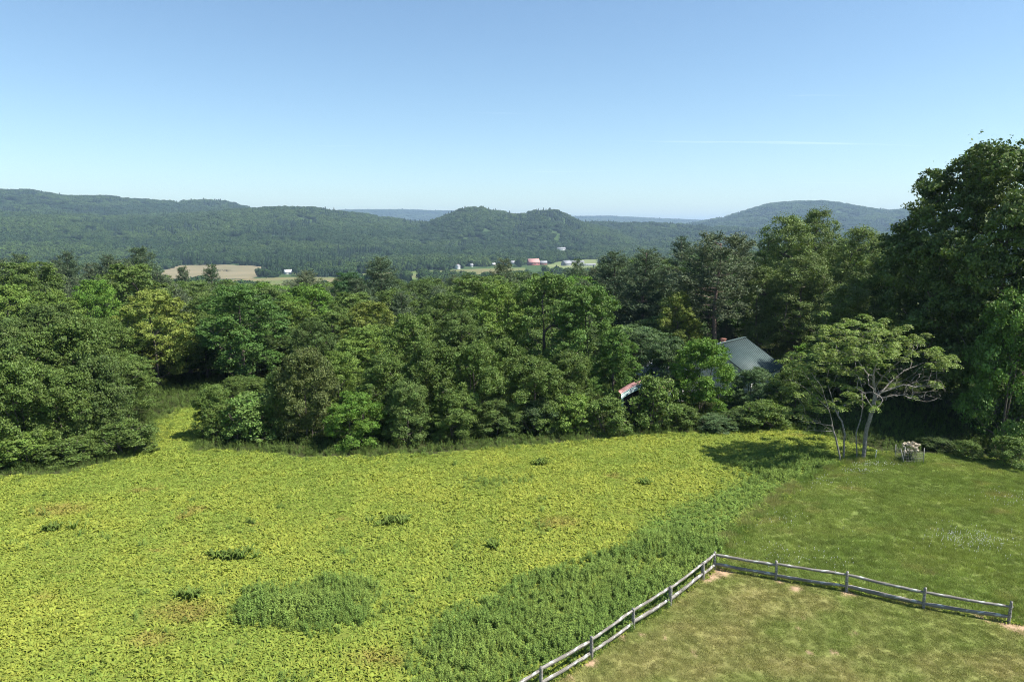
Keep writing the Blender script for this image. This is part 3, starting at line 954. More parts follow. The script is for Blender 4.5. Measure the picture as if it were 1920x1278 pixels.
# ------------------------------------------------------------------ the rest of the near wood
SKY_X = [-600, -200, 0, 60, 140, 280, 310, 330, 420, 480, 560, 620, 700, 760, 860, 930, 980, 1050, 1110, 1180, 1260, 1320, 1400, 1450, 1700, 1760, 2300]
SKY_Y = [470, 478, 485, 482, 484, 478, 500, 520, 524, 528, 522, 522, 512, 516, 512, 502, 502, 508, 492, 482, 464, 472, 464, 456, 444, 432, 415]
HX, HY = x_at(1385, 71, 2), 71.0


def near_wood():
    rg = np.random.default_rng(77)
    cand = []
    placed = [(o.location.x, o.location.y) for o in SC.objects if o.type == 'EMPTY' and o.get('category') == 'tree']
    y = 66.0
    while y < 320:
        stp = 7.0 + y * 0.022
        half = y * 0.86 + 12
        x = -half + rg.random() * stp
        while x < half:
            X = x + rg.normal() * stp * 0.22; Yy = y + rg.normal() * stp * 0.22
            cand.append((X, Yy, stp)); x += stp
        y += stp * 0.9
    out = []
    best = {}
    for X, Y, stp in sorted(cand, key=lambda c: c[1]):
        if math.hypot(X - HX + 2, Y - HY) < 9.5: continue
        if Y < 75 and (-36 < X < -20): continue       # the gap of the meadow
        if Y < 86 and 20 < X < 37: continue
        if Y < 70 and 12 < X < 22: continue            # shelter and outbuilding
        if any((X - a) ** 2 + (Y - b) ** 2 < (0.42 * stp) ** 2 for a, b in placed): continue
        z0 = terr1(X, Y)
        px, _ = to_px(X, Y, z0 + 8)
        cap = np.interp(px, SKY_X, SKY_Y) + abs(rg.normal()) * 9
        htop = z_at(cap, Y) - z0
        pin = rg.random() < (0.08 + 0.36 * float(sstep(80, 140, np.array(Y))) * (0.45 + 0.9 * float(fbm(np.array(X / 40.), np.array(Y / 40.), 51, 2))))
        if Y > 100 and px < 330: pin = rg.random() < 0.75
        if Y > 90 and 1090 < px < 1420: pin = rg.random() < 0.65
        h = (rg.uniform(14, 21) if pin else rg.uniform(11, 17.5))
        if htop < 6.0: h = rg.uniform(5, 7)
        if Y < 92: h = min(h, rg.uniform(5, 8.5))
        if Y >= 92 and htop < 25: h = htop * rg.uniform(0.78, 1.0)
        h = min(h, htop)
        if h < 3.5: continue
        # is the top hidden well below nearer crowns?
        top_py = to_px(X, Y, z0 + h)[1]
        bins = range(int((px - 40) // 20), int((px + 40) // 20) + 1)
        lim = max(best.get(b, 2000) for b in bins)
        if top_py > lim + 26: continue
        for b in range(int((px - 22) // 20), int((px + 22) // 20) + 1):
            best[b] = min(best.get(b, 2000), top_py)
        if px < -130 or px > 1810: continue
        out.append((X, Y, h, stp, pin))
    return out, len(cand)


wood, ncand = near_wood()
rgw = np.random.default_rng(78)
LAND = [(t[1], t[3] + 25, t[6]) for t in TREES if t[2] > 58 and t[0] != 'shrub']
SHORT = {}


def short(lab):
    w = lab.replace(',', '').split()
    for k in range(2, len(w) + 1):
        c = ' '.join(w[:k])
        if w[k - 1] in ('of', 'the', 'a', 'in', 'at', 'on', 'with', 'and', 'its', 'by', 'to', 'just', 'left', 'right', 'behind', 'below', 'standing', 'rising', 'second', 'dark', 'big', 'low', 'tall', 'small', 'green', 'broad', 'dense', 'central', 'dull', 'rounded', 'yellowish', 'giant', 'full', 'layered', 'bluish', 'round', 'highest', 'wide', 'soft', 'light', 'leafy', 'deep', 'mostly', 'cut'): continue
        if sum(' '.join(t[6].replace(',', '').split()).startswith(c) for t in TREES) == 1: return c if k <= 8 else None
    return None


LAND = [(a, b, short(l)) for a, b, l in LAND]
LAND = [q for q in LAND if q[2]]


def landmark(px, py):
    d = [math.hypot((px - a) * 1.0, (py - b) * 1.6) for a, b, _ in LAND]
    k = int(np.argmin(d)); a, b, lab = LAND[k]
    side = 'left of' if px < a - 14 else ('right of' if px > a + 14 else 'behind')
    return side + ' the ' + lab


specs = []
for i, (X, Y, h, stp, pin) in enumerate(wood):
    rad = stp * rgw.uniform(0.52, 0.68)
    tx, ty = to_px(X, Y, terr1(X, Y) + h)
    lm = landmark(tx, ty)
    if pin:
        q = rgw.random()
        c = np.array(COLR['pine']) * (1 - q) + np.array(COLR['pineg']) * q
        specs.append([tx, 'pine', X, Y, h, min(rad, h * 0.27), c, '%s pine %s' % ('greyish' if q > 0.5 else 'dark', lm), 'pines massed in the wood behind the meadow', None])
    else:
        kk = rgw.choice(['oak', 'maple', 'ash'], p=[0.45, 0.35, 0.2])
        cn = rgw.choice(['dark', 'mid', 'olive', 'lime', 'bright', 'blue'], p=[0.2, 0.36, 0.14, 0.14, 0.08, 0.08])
        adj = dict(dark='dark', mid='mid-green', olive='olive', lime='yellow-green', bright='fresh-green', blue='bluish')[cn]
        specs.append([tx, kk, X, Y, h, rad, COLR[cn], '%s round tree %s' % (adj, lm), 'broadleaf trees massed in the wood behind the meadow', 'broadleaf_tree'])
ORD = ['first', 'second', 'third', 'fourth', 'fifth', 'sixth', 'seventh', 'eighth', 'ninth', 'tenth', 'eleventh', 'twelfth', 'thirteenth', 'fourteenth']
same = {}
for q in specs: same.setdefault(q[7], []).append(q)
for lab, qs in same.items():
    if len(qs) > 1:
        for k, q in enumerate(sorted(qs, key=lambda v: v[0])): q[7] = lab + ', %s from left' % ORD[min(k, 13)]
for tx, kk, X, Y, h, rad, c, lab, grp, nm in specs:
    plant(kk, X, Y, h, rad, c, lab, grp, name=nm)


# ------------------------------------------------------------------ the open grey-stemmed tree on the lawn corner
def open_tree():
    rg = np.random.default_rng(5)
    Y0 = 50.2
    bx, by = ground(1600, 862)
    Y0 = by

    def p3(zx, zy, dy=0.0):
        px = 1440 + zx / 3.994; py = 580 + zy / 3.994
        Y = Y0 + dy; z = z_at(py, Y)
        return np.array([x_at(px, Y, z), Y, z])
    nodes = []; parents = []

    nodes.append(p3(630, 1150, 0) - np.array([0, 0, 0.9])); parents.append(-1)

    def stem(pts, start=None, lift=0):
        prev = 0 if start is None else start
        idx = []
        P = np.array([p3(*q) for q in pts])
        if start is not None: P = np.concatenate([[nodes[start]], P])
        # resample
        s = np.concatenate([[0], np.cumsum(np.linalg.norm(np.diff(P, axis=0), axis=1))])
        m = max(3, int(s[-1] / 0.45))
        t = np.linspace(0, s[-1], m)
        R_ = np.stack([np.interp(t, s, P[:, i]) for i in range(3)], 1)
        R_[1:-1] += rg.normal(size=(m - 2, 3)) * 0.02
        if start is not None: R_ = R_[1:]
        for q in R_:
            nodes.append(q); parents.append(prev); prev = len(nodes) - 1; idx.append(prev)
        return idx
    A = stem([(548, 1140, -0.5), (520, 1020, -0.5), (490, 900, -0.5), (478, 830, -0.6), (440, 700, -0.9), (400, 570, -1.2), (330, 480, -1.6)])
    B = stem([(566, 1132, -0.1), (575, 930, -0.1), (555, 840, 0.2), (510, 770, 0.5), (470, 640, 0.9), (440, 520, 1.2), (470, 400, 1.4)])
    Cc = stem([(668, 1118, 0.1), (660, 920, 0.2), (690, 830, 0.4), (708, 710, 0.6), (700, 590, 1.0), (660, 450, 1.4), (640, 300, 1.6)])
    Dd = stem([(712, 1112, 0.0), (735, 890, 0.0), (790, 740, -0.2), (800, 610, -0.3), (790, 500, -0.4), (812, 390, -0.5), (800, 250, -0.5)])
    base_ids = [A[0], B[0], Cc[0], Dd[0]]
    bare = []
    bare += [stem([(250, 832, -1.2)], A[len(A) // 3 + 1])[-1], stem([(350, 905, -1.2)], A[len(A) // 4 + 1])[-1]]
    bare += [stem([(900, 650, -1.0), (1000, 635, -1.3), (1080, 670, -1.5), (1190, 690, -1.8)], Dd[len(Dd) // 2])[-1]]
    bare += [stem([(1000, 560, -0.4), (1100, 580, -0.2), (1250, 560, 0.0)], Dd[len(Dd) // 2 + 1])[-1]]
    r1 = stem([(900, 560, 0.3), (1020, 460, 0.6), (1180, 390, 0.9), (1330, 400, 1.0)], Dd[len(Dd) // 2])
    r2 = stem([(880, 470, -0.8), (1000, 380, -1.3), (1120, 290, -1.5)], Dd[len(Dd) // 2 + 2])
    l1 = stem([(300, 600, 0.4), (160, 520, 0.6), (70, 540, 0.7)], A[len(A) // 2 + 1])
    l2 = stem([(330, 560, 1.2), (230, 420, 1.6), (170, 360, 1.8)], B[len(B) // 2])
    anchors = [(440, 150), (520, 110), (600, 90), (690, 80), (760, 110), (850, 120), (900, 150), (560, 180), (640, 170), (720, 170), (800, 200), (880, 230), (960, 250), (990, 170),
               (480, 240), (560, 260), (640, 240), (730, 260), (830, 290), (930, 310), (1060, 230), (1130, 240), (1160, 300), (1080, 300), (1000, 290), (1220, 340), (1290, 350), (1340, 390),
               (1370, 420), (1280, 420), (180, 350), (240, 370), (160, 410), (230, 430), (300, 400), (360, 300), (420, 280), (400, 360), (470, 330), (540, 340), (510, 400), (620, 320), (680, 330), (760, 340),
               (820, 350), (900, 340), (740, 400), (660, 400), (130, 480), (70, 530), (190, 500), (280, 520), (350, 460), (300, 600), (200, 610), (420, 470), (480, 440), (560, 450), (260, 740), (220, 780), (300, 790), (400, 710),
               (350, 740), (440, 700), (520, 700), (650, 640), (700, 480), (780, 700), (820, 690), (600, 600), (660, 580), (1100, 610), (1230, 550), (950, 480), (700, 650), (840, 430), (560, 560), (590, 720)]
    tufts = []
    for ax, ay in anchors:
        for r_ in range(4 if ay < 430 else 2):
            edge = abs(ax - 720) / 700.0
            dy = rg.normal() * 2.2 * (1 - 0.5 * edge)
            tufts.append(p3(ax + rg.normal() * 38, ay + rg.normal() * 34 - dy * 4, float(np.clip(dy, -3.6, 3.6))))
    tw = [t - np.array([0, 0, 0.12]) for t in tufts]
    # bare twigs
    for i in range(150):
        zx = rg.uniform(700, 1330); zy = rg.uniform(420, 680)
        tw.append(p3(zx, zy, rg.normal() * 1.2))
    for i in range(22):
        tw.append(p3(rg.uniform(240, 480), rg.uniform(780, 930), -1 + rg.normal() * 0.6))
    nn, pp, tips = grow(nodes, parents, tw, rg, 0.16, 0.7)
    root = thing('sumac_tree', 'open umbrella-shaped tree with bare grey stems at the corner of lawn and meadow', 'tree', (bx, by, terr1(bx, by)))
    off = np.array(root.location)
    nn = [q - off for q in nn]
    for b in base_ids: nn[b] = nn[b] - np.array([0, 0, 0.35])
    trunk = skeleton_mesh('sumac_trunk', nn, pp, tips, M['bark_grey'], 0.008, 0.52, 0.175, k=7)
    add_obj('trunk', trunk, root)
    # each tuft: a ring of drooping compound leaves
    P = []; Nn = []; Td = []; cv = []
    for t in tufts:
        nlf = rg.integers(8, 12); cvar = rg.random()
        for k in range(nlf):
            a = k / nlf * 6.28 + rg.random() * 0.6
            L = rg.uniform(0.3, 0.55)
            d = np.array([math.cos(a), math.sin(a), 0])
            m = 5
            for s in np.linspace(0.2, 1, m):
                c = t - off + d * L * s + np.array([0, 0, 0.24 * s - 0.44 * s * s])
                side = np.array([-d[1], d[0], 0])
                for sg in (-1, 1):
                    P.append(c + side * sg * 0.06); Nn.append(unit(np.array([0, 0, 1.0]) + 0.7 * d * s + 0.4 * rg.normal(size=3)))
                    Td.append(side * sg + 0.5 * d); cv.append((0.5 * cvar + 0.5 * rg.random(), 0.4 * cvar + 0.6 * rg.random()))
    P = np.array(P); Nn = np.array(Nn); Td = np.array(Td); cv = np.array(cv)
    V, Q = leaves(P, Nn, rg.uniform(0.14, 0.24, len(P)), 0.075, rg, 0.1, Td)
    cr = add_obj('crown', mk_mesh('sumac_crown', V, Q, None, M['leaf'], False, np.repeat(cv, 4, 0)), root)
    cr.color = (0.155, 0.208, 0.044, 1)


open_tree()


# ------------------------------------------------------------------ split-rail fence
def fence():
    posts = [((1014, 1292), 0.97, (-0.02, 0.03)), ((1109, 1233), 1.0, (-0.05, 0.02)), ((1187.5, 1176.7), 0.96, (-0.04, 0.0)), ((1256, 1133), 0.98, (-0.08, 0.02)),
             ((1318, 1084), 0.92, (-0.07, -0.02)), ((1340, 1064), 0.95, (-0.03, 0.0)), ((1455, 1083.5), 0.98, (-0.03, 0.0)), ((1587, 1107), 1.0, (-0.03, 0.02)),
             ((1731, 1139), 1.02, (0.0, 0.0)), ((1891, 1167), 1.02, (0.02, -0.02))]
    G = [ground(*p) for p, _, _ in posts]
    # one more span beyond the lower frame edge
    d0 = G[0] - G[1]; G = [G[0] + d0 * 1.0] + G; posts = [((0, 0), 0.97, (0, 0))] + posts
    root = thing('split_rail_fence', 'weathered grey split-rail fence turning a corner round the mown lawn', 'fence', (float(G[6][0]), float(G[6][1]), 0))
    off = np.array(root.location)
    rg = np.random.default_rng(9)
    pm = []
    for v in range(4):
        mb = MB()
        k = 8; a = np.arange(k) / k * 6.283
        rx = 0.072 + 0.012 * rg.random(k); V = []
        zs = [-0.4, 0.0, 0.2, 0.5, 0.75, 0.93, 1.0]
        for i, z in enumerate(zs):
            w = (1 - 0.06 * i / 6) * (0.78 if i == 6 else 1) * (1 + 0.05 * rg.normal(size=k))
            V.append(np.stack([np.cos(a) * rx * w * 0.85, np.sin(a) * rx * w * 1.15, np.full(k, z) + (0.03 * np.cos(a + v) if i == 6 else 0)], 1))
        Q = [[i * k + j, i * k + (j + 1) % k, (i + 1) * k + (j + 1) % k, (i + 1) * k + j] for i in range(len(zs) - 1) for j in range(k)]
        V = np.concatenate(V); c = np.array([[0, 0, 1.012]]); e = len(V); V = np.concatenate([V, c])
        T = [[e, (len(zs) - 1) * k + j, (len(zs) - 1) * k + (j + 1) % k] for j in range(k)]
        mb.add(V, Q, T); pm.append(mb.mesh('post', M['wood'], False))
    rm = []
    for v in range(5):
        mb = MB(); k = 6; m = 11; a = np.arange(k) / k * 6.283 + rg.random()
        rx = 0.064 * rg.uniform(0.85, 1.2, k); V = []
        for i in range(m):
            s = i / (m - 1); tp = 0.62 + 0.38 * min(1, min(s, 1 - s) * 9)
            sag = -0.02 * math.sin(math.pi * s) + 0.004 * rg.normal()
            w = tp * (1 + 0.09 * rg.normal(size=k))
            V.append(np.stack([np.full(k, s - 0.5), np.cos(a) * rx * w * 0.8 + 0.004 * rg.normal(), np.sin(a) * rx * w * 1.2 + sag], 1))
        Q = [[i * k + j, i * k + (j + 1) % k, (i + 1) * k + (j + 1) % k, (i + 1) * k + j] for i in range(m - 1) for j in range(k)]
        V = np.concatenate(V)
        mb.add(V, Q, [[0, 2, 1], [0, 3, 2], [0, 4, 3], [0, 5, 4]] + [[(m - 1) * k, (m - 1) * k + j, (m - 1) * k + j + 1] for j in range(1, k - 1)])
        rm.append(mb.mesh('rail', M['wood'], False))
    zg = [terr1(g[0], g[1]) for g in G]
    for i, (g, (pp, h, ln)) in enumerate(zip(G, posts)):
        ang = math.atan2(*(G[min(i + 1, len(G) - 1)] - G[max(i - 1, 0)])[::-1])
        add_obj('post', pm[i % 4], root, (g[0] - off[0], g[1] - off[1], zg[i] - off[2]), (ln[1], ln[0], ang + 0.3 * rg.normal()), (1, 1, h))
    for i in range(len(G) - 1):
        A = G[i]; B = G[i + 1]
        for lvl, zz in enumerate((0.27, 0.80)):
            za = zg[i] + zz + 0.045 * rg.normal(); zb_ = zg[i + 1] + zz + 0.045 * rg.normal()
            lx0 = posts[i][2][0] * zz; lx1 = posts[i + 1][2][0] * zz
            a = np.array([A[0] + lx0, A[1], za]); b = np.array([B[0] + lx1, B[1], zb_])
            d = b - a; L = np.linalg.norm(d)
            c = (a + b) / 2 - off
            add_obj('rail', rm[(i * 2 + lvl) % 5], root, c, (rg.random() * 0.0, -math.asin(d[2] / L), math.atan2(d[1], d[0])), (L + 0.16, 1.1 if lvl == 0 else 1.0, 1.15 if lvl == 0 else 1.0))


fence()


# ------------------------------------------------------------------ caged flowering bush and marker stake
def caged_bush():
    rg = np.random.default_rng(3)
    g = ground(1703, 866); z = terr1(*g)
    root = thing('flowering_bush', 'small bush of cream and brown dry flower heads on the lawn near the shade', 'bush', (g[0], g[1], z))
    mb = MB()
    heads = []
    for i in range(26):
        a = rg.random() * 6.28; r_ = 0.62 * math.sqrt(rg.random())
        tip = np.array([r_ * math.cos(a) + 0.1, r_ * math.sin(a), 0.95 + 0.45 * (1 - (r_ / 0.7) ** 2) + 0.1 * rg.normal()])
        heads.append(tip)
        b = np.array([0.15 * math.cos(a), 0.15 * math.sin(a), -0.1])
        m = (b + tip) / 2 + np.array([0.1 * math.cos(a), 0.1 * math.sin(a), -0.1])
        mb.tube([b, m, tip], [0.012, 0.009, 0.006], 4, False)
    add_obj('stems', mb.mesh('stems', M['bark'], True), root)
    for t in heads:
        n = 70
        d = unit(rg.normal(size=(n, 3)) + np.array([0, 0, 0.4]))
        c = t + d * np.array([0.13, 0.13, 0.1]) * rg.uniform(0.8, 1.1, (n, 1))
        V, Q = leaves(c, unit(d + 0.3 * rg.normal(size=d.shape)), 0.07, 0.06, rg)
        add_obj('flower_head', mk_mesh('flower_head', V, Q, None, M['petal']), root)
    n = 900
    d = unit(rg.normal(size=(n, 3))); d[:, 2] = np.abs(d[:, 2])
    c = d * np.array([0.6, 0.6, 0.85]) * rg.uniform(0.3, 1, (n, 1)) + np.array([0.05, 0, 0.1])
    V, Q = leaves(c, unit(d + np.array([0, 0, 0.5]) + 0.4 * rg.normal(size=d.shape)), 0.12, 0.08, rg)
    f = add_obj('foliage', mk_mesh('bush_foliage', V, Q, None, M['leaf'], False, np.repeat(rg.random((n, 2)), 4, 0)), root)
    f.color = (0.08, 0.11, 0.035, 1)
    # the cage of stakes and wire
    cg = thing('plant_cage', 'leaning grey stakes with sagging wire round the flowering bush', 'plant cage', (g[0], g[1], z))
    stakes = [((-0.55, -0.55, -0.2), (-0.95, -0.5, 1.18)), ((-0.62, -0.35, -0.2), (-0.5, -0.3, 1.22)), ((0.85, -0.45, -0.2), (0.8, -0.45, 1.2)), ((0.8, 0.6, -0.2), (0.78, 0.62, 1.15)), ((-0.6, 0.7, -0.2), (-0.62, 0.72, 1.1))]
    for a, b in stakes:
        m = MB(); m.tube([a, (np.array(a) + np.array(b)) / 2, b], 0.026, 6); add_obj('stake', m.mesh('stake', M['stake']), cg)
    ring = [np.array(stakes[i][0]) for i in (0, 2, 3, 4, 0)]
    m = MB()
    for h in (0.25, 0.45, 0.65, 0.85):
        for i in range(4):
            a = ring[i] * np.array([1, 1, 0]) + [0, 0, h]; b = ring[i + 1] * np.array([1, 1, 0]) + [0, 0, h]
            m.tube([a, (a + b) / 2 - [0, 0, 0.03], b], 0.006, 3, False)
    for i in range(4):
        for s in np.linspace(0.06, 0.94, 11):
            a = ring[i] * (1 - s) + ring[i + 1] * s
            m.tube([[a[0], a[1], 0.02], [a[0], a[1], 0.45], [a[0], a[1], 0.87]], 0.005, 3, False)
    add_obj('wire_mesh', m.mesh('wire_mesh', M['stake']), cg)
    g2 = ground(1641.5, 861); z2 = terr1(*g2)
    st = thing('marker_stake', 'thin white stake with a rounded cap left of the caged flowering bush', 'stake', (g2[0], g2[1], z2))
    m = MB(); m.tube([[0, 0, -0.2], [0, 0, 0.3], [0.01, 0, 0.62]], 0.022, 6); add_obj('shaft', m.mesh('shaft', M['white_wall']), st)
    m = MB(); m.tube([[0.01, 0, 0.6], [0.01, 0, 0.64], [0.01, 0, 0.69], [0.01, 0, 0.72]], [0.03, 0.055, 0.05, 0.02], 8); add_obj('cap', m.mesh('cap', M['white_wall'], True), st)


caged_bush()


# ------------------------------------------------------------------ house with green metal roof
def house():
    th = R(46)
    rd = np.array([math.cos(th), math.sin(th)]); dn = np.array([math.sin(th), -math.cos(th)])
    Yr = 74.5
    zr = z_at(632, Yr)
    E = np.array([x_at(1397, Yr, zr), Yr])           # far right end of the ridge
    Lh = 7.6; run = 4.6; drop = 2.75; ov = 0.35
    mid = E - rd * Lh / 2
    zg = terr1(mid[0], mid[1])
    root = thing('house', 'white house with ribbed dark green metal roof half hidden by trees', 'house', (mid[0], mid[1], zg), th)
    # local axes: x along the ridge, -y down the visible slope
    H = zr - zg; ze = H - drop
    L2 = Lh / 2
    m = MB()
    wy = run - ov; wl = L2 - ov
    we = ze + drop * ov / run - 0.1
    v = [[-wl, -wy, -0.3], [wl, -wy, -0.3], [wl, wy, -0.3], [-wl, wy, -0.3], [-wl, -wy, we], [wl, -wy, we], [wl, wy, we], [-wl, wy, we], [-wl, 0, H - 0.16], [wl, 0, H - 0.16]]
    m.add(v, [[0, 1, 5, 4], [2, 3, 7, 6], [4, 5, 9, 8], [6, 7, 8, 9]], None)
    m.add(v, [[1, 2, 6, 5], [3, 0, 4, 7]], [[5, 6, 9], [7, 4, 8]])
    add_obj('wall', m.mesh('wall', M['white_wall']), root)
    m = MB()
    t = 0.09
    for s in (-1, 1):
        a = [[-L2, 0, H - t], [L2, 0, H - t], [L2, s * run, ze - t], [-L2, s * run, ze - t]]
        b = [[p[0], p[1], p[2] + t] for p in a]
        m.hexa(np.array(a + b) if s < 0 else np.array(a[::-1] + b[::-1]))
    rf = add_obj('roof', m.mesh('roof', M['metal_roof']), root)
    # standing seams
    n = int(Lh / 0.36)
    L_s = math.hypot(run, drop)
    mm = MB(); mm.box((0, 0, 0), (0.035, L_s - 0.02, 0.055)); sm = mm.mesh('seam', M['metal_roof'])
    ang = math.atan2(drop, run)
    for s in (-1, 1):
        for i in range(n + 1):
            x = -L2 + 0.03 + i * (Lh - 0.06) / n
            add_obj('seam', sm, rf, (x, s * run / 2, H - drop / 2 + 0.02), (-s * ang, 0, 0))
    mm = MB(); mm.box((0, 0, H + 0.035), (Lh + 0.04, 0.3, 0.06)); add_obj('ridge_cap', mm.mesh('ridge_cap', M['metal_roof']), rf)
    mm = MB(); mm.box((0.45, 0.9, H - 0.6), (0.5, 0.45, 1.3)); mm.box((0.45, 0.9, H + 0.09), (0.6, 0.55, 0.1)); add_obj('chimney', mm.mesh('chimney', M['brick']), root)
    for x in (-2.4, -0.8, 0.9, 2.5):
        f = MB(); f.box((x, -wy - 0.02, we - 1.25), (1.05, 0.08, 1.5)); w = add_obj('window', f.mesh('window_frame', M['white_wall']), root)
        p = MB(); p.box((x, -wy - 0.05, we - 1.25), (0.85, 0.06, 1.3)); add_obj('pane', p.mesh('pane', M['glass']), w)
        b = MB(); b.box((x, -wy - 0.085, we - 1.25), (0.88, 0.02, 0.05)); b.box((x, -wy - 0.088, we - 1.25), (0.05, 0.02, 1.32)); add_obj('glazing_bar', b.mesh('glazing_bar', M['white_wall']), w)
    for y in (-2, 2):
        f = MB(); f.box((wl + 0.02, y, we - 1.25), (0.08, 1.05, 1.5)); w = add_obj('window', f.mesh('window_frame', M['white_wall']), root)
        p = MB(); p.box((wl + 0.05, y, we - 1.25), (0.06, 0.85, 1.3)); add_obj('pane', p.mesh('pane', M['glass']), w)
    # small white outbuilding
    Y = 68.0; z0 = terr1(x_at(1245, Y, 2), Y); X = x_at(1240, Y, 2)
    top = z_at(678, Y) - z0
    root = thing('outbuilding', 'small white outbuilding glimpsed under the dark bluish tree', 'outbuilding', (X, Y, z0), R(12))
    w, d_ = 3.4, 3.6; he = top - 1.3
    m = MB(); v = [[-w / 2, -d_ / 2, -0.3], [w / 2, -d_ / 2, -0.3], [w / 2, d_ / 2, -0.3], [-w / 2, d_ / 2, -0.3], [-w / 2, -d_ / 2, he], [w / 2, -d_ / 2, he], [w / 2, d_ / 2, he], [-w / 2, d_ / 2, he], [0, -d_ / 2, top - 0.1], [0, d_ / 2, top - 0.1]]
    m.add(v, [[0, 1, 5, 4], [2, 3, 7, 6], [1, 2, 6, 5], [3, 0, 4, 7]], [[4, 5, 8], [6, 7, 9]])
    add_obj('wall', m.mesh('wall', M['white_wall']), root)
    m = MB()
    for s in (-1, 1):
        a = [[0, -d_ / 2 - 0.25, top - 0.08], [s * (w / 2 + 0.3), -d_ / 2 - 0.25, he - 0.3], [s * (w / 2 + 0.3), d_ / 2 + 0.25, he - 0.3], [0, d_ / 2 + 0.25, top - 0.08]]
        b = [[p[0], p[1], p[2] + 0.09] for p in a]
        m.hexa(np.array(a + b) if s > 0 else np.array(a[::-1] + b[::-1]))
    add_obj('roof', m.mesh('roof', M['grey_roof']), root)
    m = MB(); m.box((0.2, -d_ / 2 - 0.02, 1.0), (0.95, 0.07, 2.05)); dr = add_obj('door', m.mesh('door', M['grey_roof']), root)
    m = MB(); m.box((0.55, -d_ / 2 - 0.08, 1.0), (0.06, 0.06, 0.14)); add_obj('handle', m.mesh('handle', M['stake']), dr)


house()


def shelter():
    Y = 59.6; z0 = terr1(x_at(1200, Y, 1), Y)
    X = x_at(1206, Y, 2.0)
    zt = z_at(709, Y) - z0
    root = thing('garden_shelter', 'low garden shelter with faded pink roof and pale green arched edge among bushes', 'shelter', (X, Y, z0), R(8))
    w = 4.6; d_ = 1.5
    n = 18
    xs = np.linspace(-w / 2, w / 2, n)
    arc = zt - 0.72 - 0.95 * (np.abs(xs) / (w / 2)) ** 1.7
    Q = [[i * 4 + j, i * 4 + (j + 1) % 4, (i + 1) * 4 + (j + 1) % 4, (i + 1) * 4 + j] for i in range(n - 1) for j in range(4)]
    cap = [[0, 1, 2, 3], [(n - 1) * 4 + 3, (n - 1) * 4 + 2, (n - 1) * 4 + 1, (n - 1) * 4]]

    def band(name, y0, z_0, y1, z_1, th, mat):
        m = MB(); Vv = []
        for x, z in zip(xs, arc):
            Vv += [[x, y0, z + z_0 + th], [x, y1, z + z_1 + th], [x, y1, z + z_1], [x, y0, z + z_0]]
        m.add(Vv, Q + cap); return add_obj(name, m.mesh(name, M[mat]), root)
    band('roof', -0.75, 0.46, 0.15, 0.52, 0.05, 'pink_roof')
    band('fascia', -0.92, 0.05, -0.76, 0.40, 0.05, 'teal')
    band('trim_strip', -0.80, 0.452, -0.755, 0.455, 0.045, 'white_wall')
    band('trim_strip', -0.90, 0.20, -0.85, 0.21, 0.05, 'white_wall')
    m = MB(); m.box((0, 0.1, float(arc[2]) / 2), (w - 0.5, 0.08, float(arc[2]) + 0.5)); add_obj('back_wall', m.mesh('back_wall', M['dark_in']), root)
    for s in (-1, 1):
        hp = float(arc[1]) + 0.35
        m = MB(); m.box((s * (w / 2 - 0.2), -0.6, hp / 2 - 0.15), (0.13, 0.13, hp + 0.3)); add_obj('post', m.mesh('post', M['teal']), root)


shelter()


# ------------------------------------------------------------------ meadow, weeds, lawn
def frond_mesh(name, seed, nf, Lr, wr, up, rg_=None):
    rg = np.random.default_rng(seed)
    V = []; Q = []; lv = []; n = 0
    for f in range(nf):
        a = f / nf * 6.283 + rg.normal() * 0.35
        L = Lr * rg.uniform(0.7, 1.2); w = wr * rg.uniform(0.75, 1.2)
        u = up + rg.normal() * 0.15
        m = 5
        d = np.array([math.cos(a), math.sin(a), 0]); sd = np.array([-d[1], d[0], 0])
        roll = rg.normal() * 0.35
        c = rg.random(2)
        ph = rg.random() * 6.28
        for i in range(m):
            s = i / (m - 1)
            p = d * L * s * (0.85) + np.array([0, 0, L * (u * s - 0.75 * u * s * s * s)]) + sd * 0.05 * L * math.sin(ph + 3 * s)
            ww = w * (1 - s) ** 0.8 * (0.35 + 1.2 * s if s < 0.5 else 0.95) + 0.004
            tip = np.array([0, 0, -0.35 * ww])
            V += [p + sd * ww + np.array([0, 0, roll * ww]) + tip + d * 0.03, p, p - sd * ww - np.array([0, 0, roll * ww]) + tip + d * 0.03]
            lv += [c] * 3
        for i in range(m - 1):
            b = n + i * 3
            Q += [[b, b + 1, b + 4, b + 3], [b + 1, b + 2, b + 5, b + 4]]
        n += m * 3
    return mk_mesh(name, np.array(V), Q, None, M['fern'], False, np.array(lv))


def weed_mesh(name, seed, ns=5):
    rg = np.random.default_rng(seed)
    P = []; Nn = []; Td = []; lv = []
    for s in range(ns):
        b = rg.normal(size=2) * 0.13; h = rg.uniform(0.5, 0.85); ln = rg.normal(size=2) * 0.12
        c0 = rg.random(2)
        nl = 17
        for i in range(nl):
            f = (i + 1) / nl
            a = i * 2.4 + rg.random()
            z = h * f
            L = (0.14 - 0.05 * f)
            p = np.array([b[0] + ln[0] * f + math.cos(a) * L * 0.45, b[1] + ln[1] * f + math.sin(a) * L * 0.45, z + 0.02])
            P.append(p); Nn.append(unit(np.array([0.25 * math.cos(a), 0.25 * math.sin(a), 1.0]) + 0.25 * rg.normal(size=3))); Td.append([math.cos(a), math.sin(a), 0.2])
            lv.append(0.5 * c0 + 0.5 * rg.random(2))
    P = np.array(P); V, Q = leaves(P, np.array(Nn), rg.uniform(0.13, 0.2, len(P)), 0.048, rg, 0.2, np.array(Td))
    return mk_mesh(name, V, Q, None, M['weed'], False, np.repeat(np.array(lv), 4, 0))


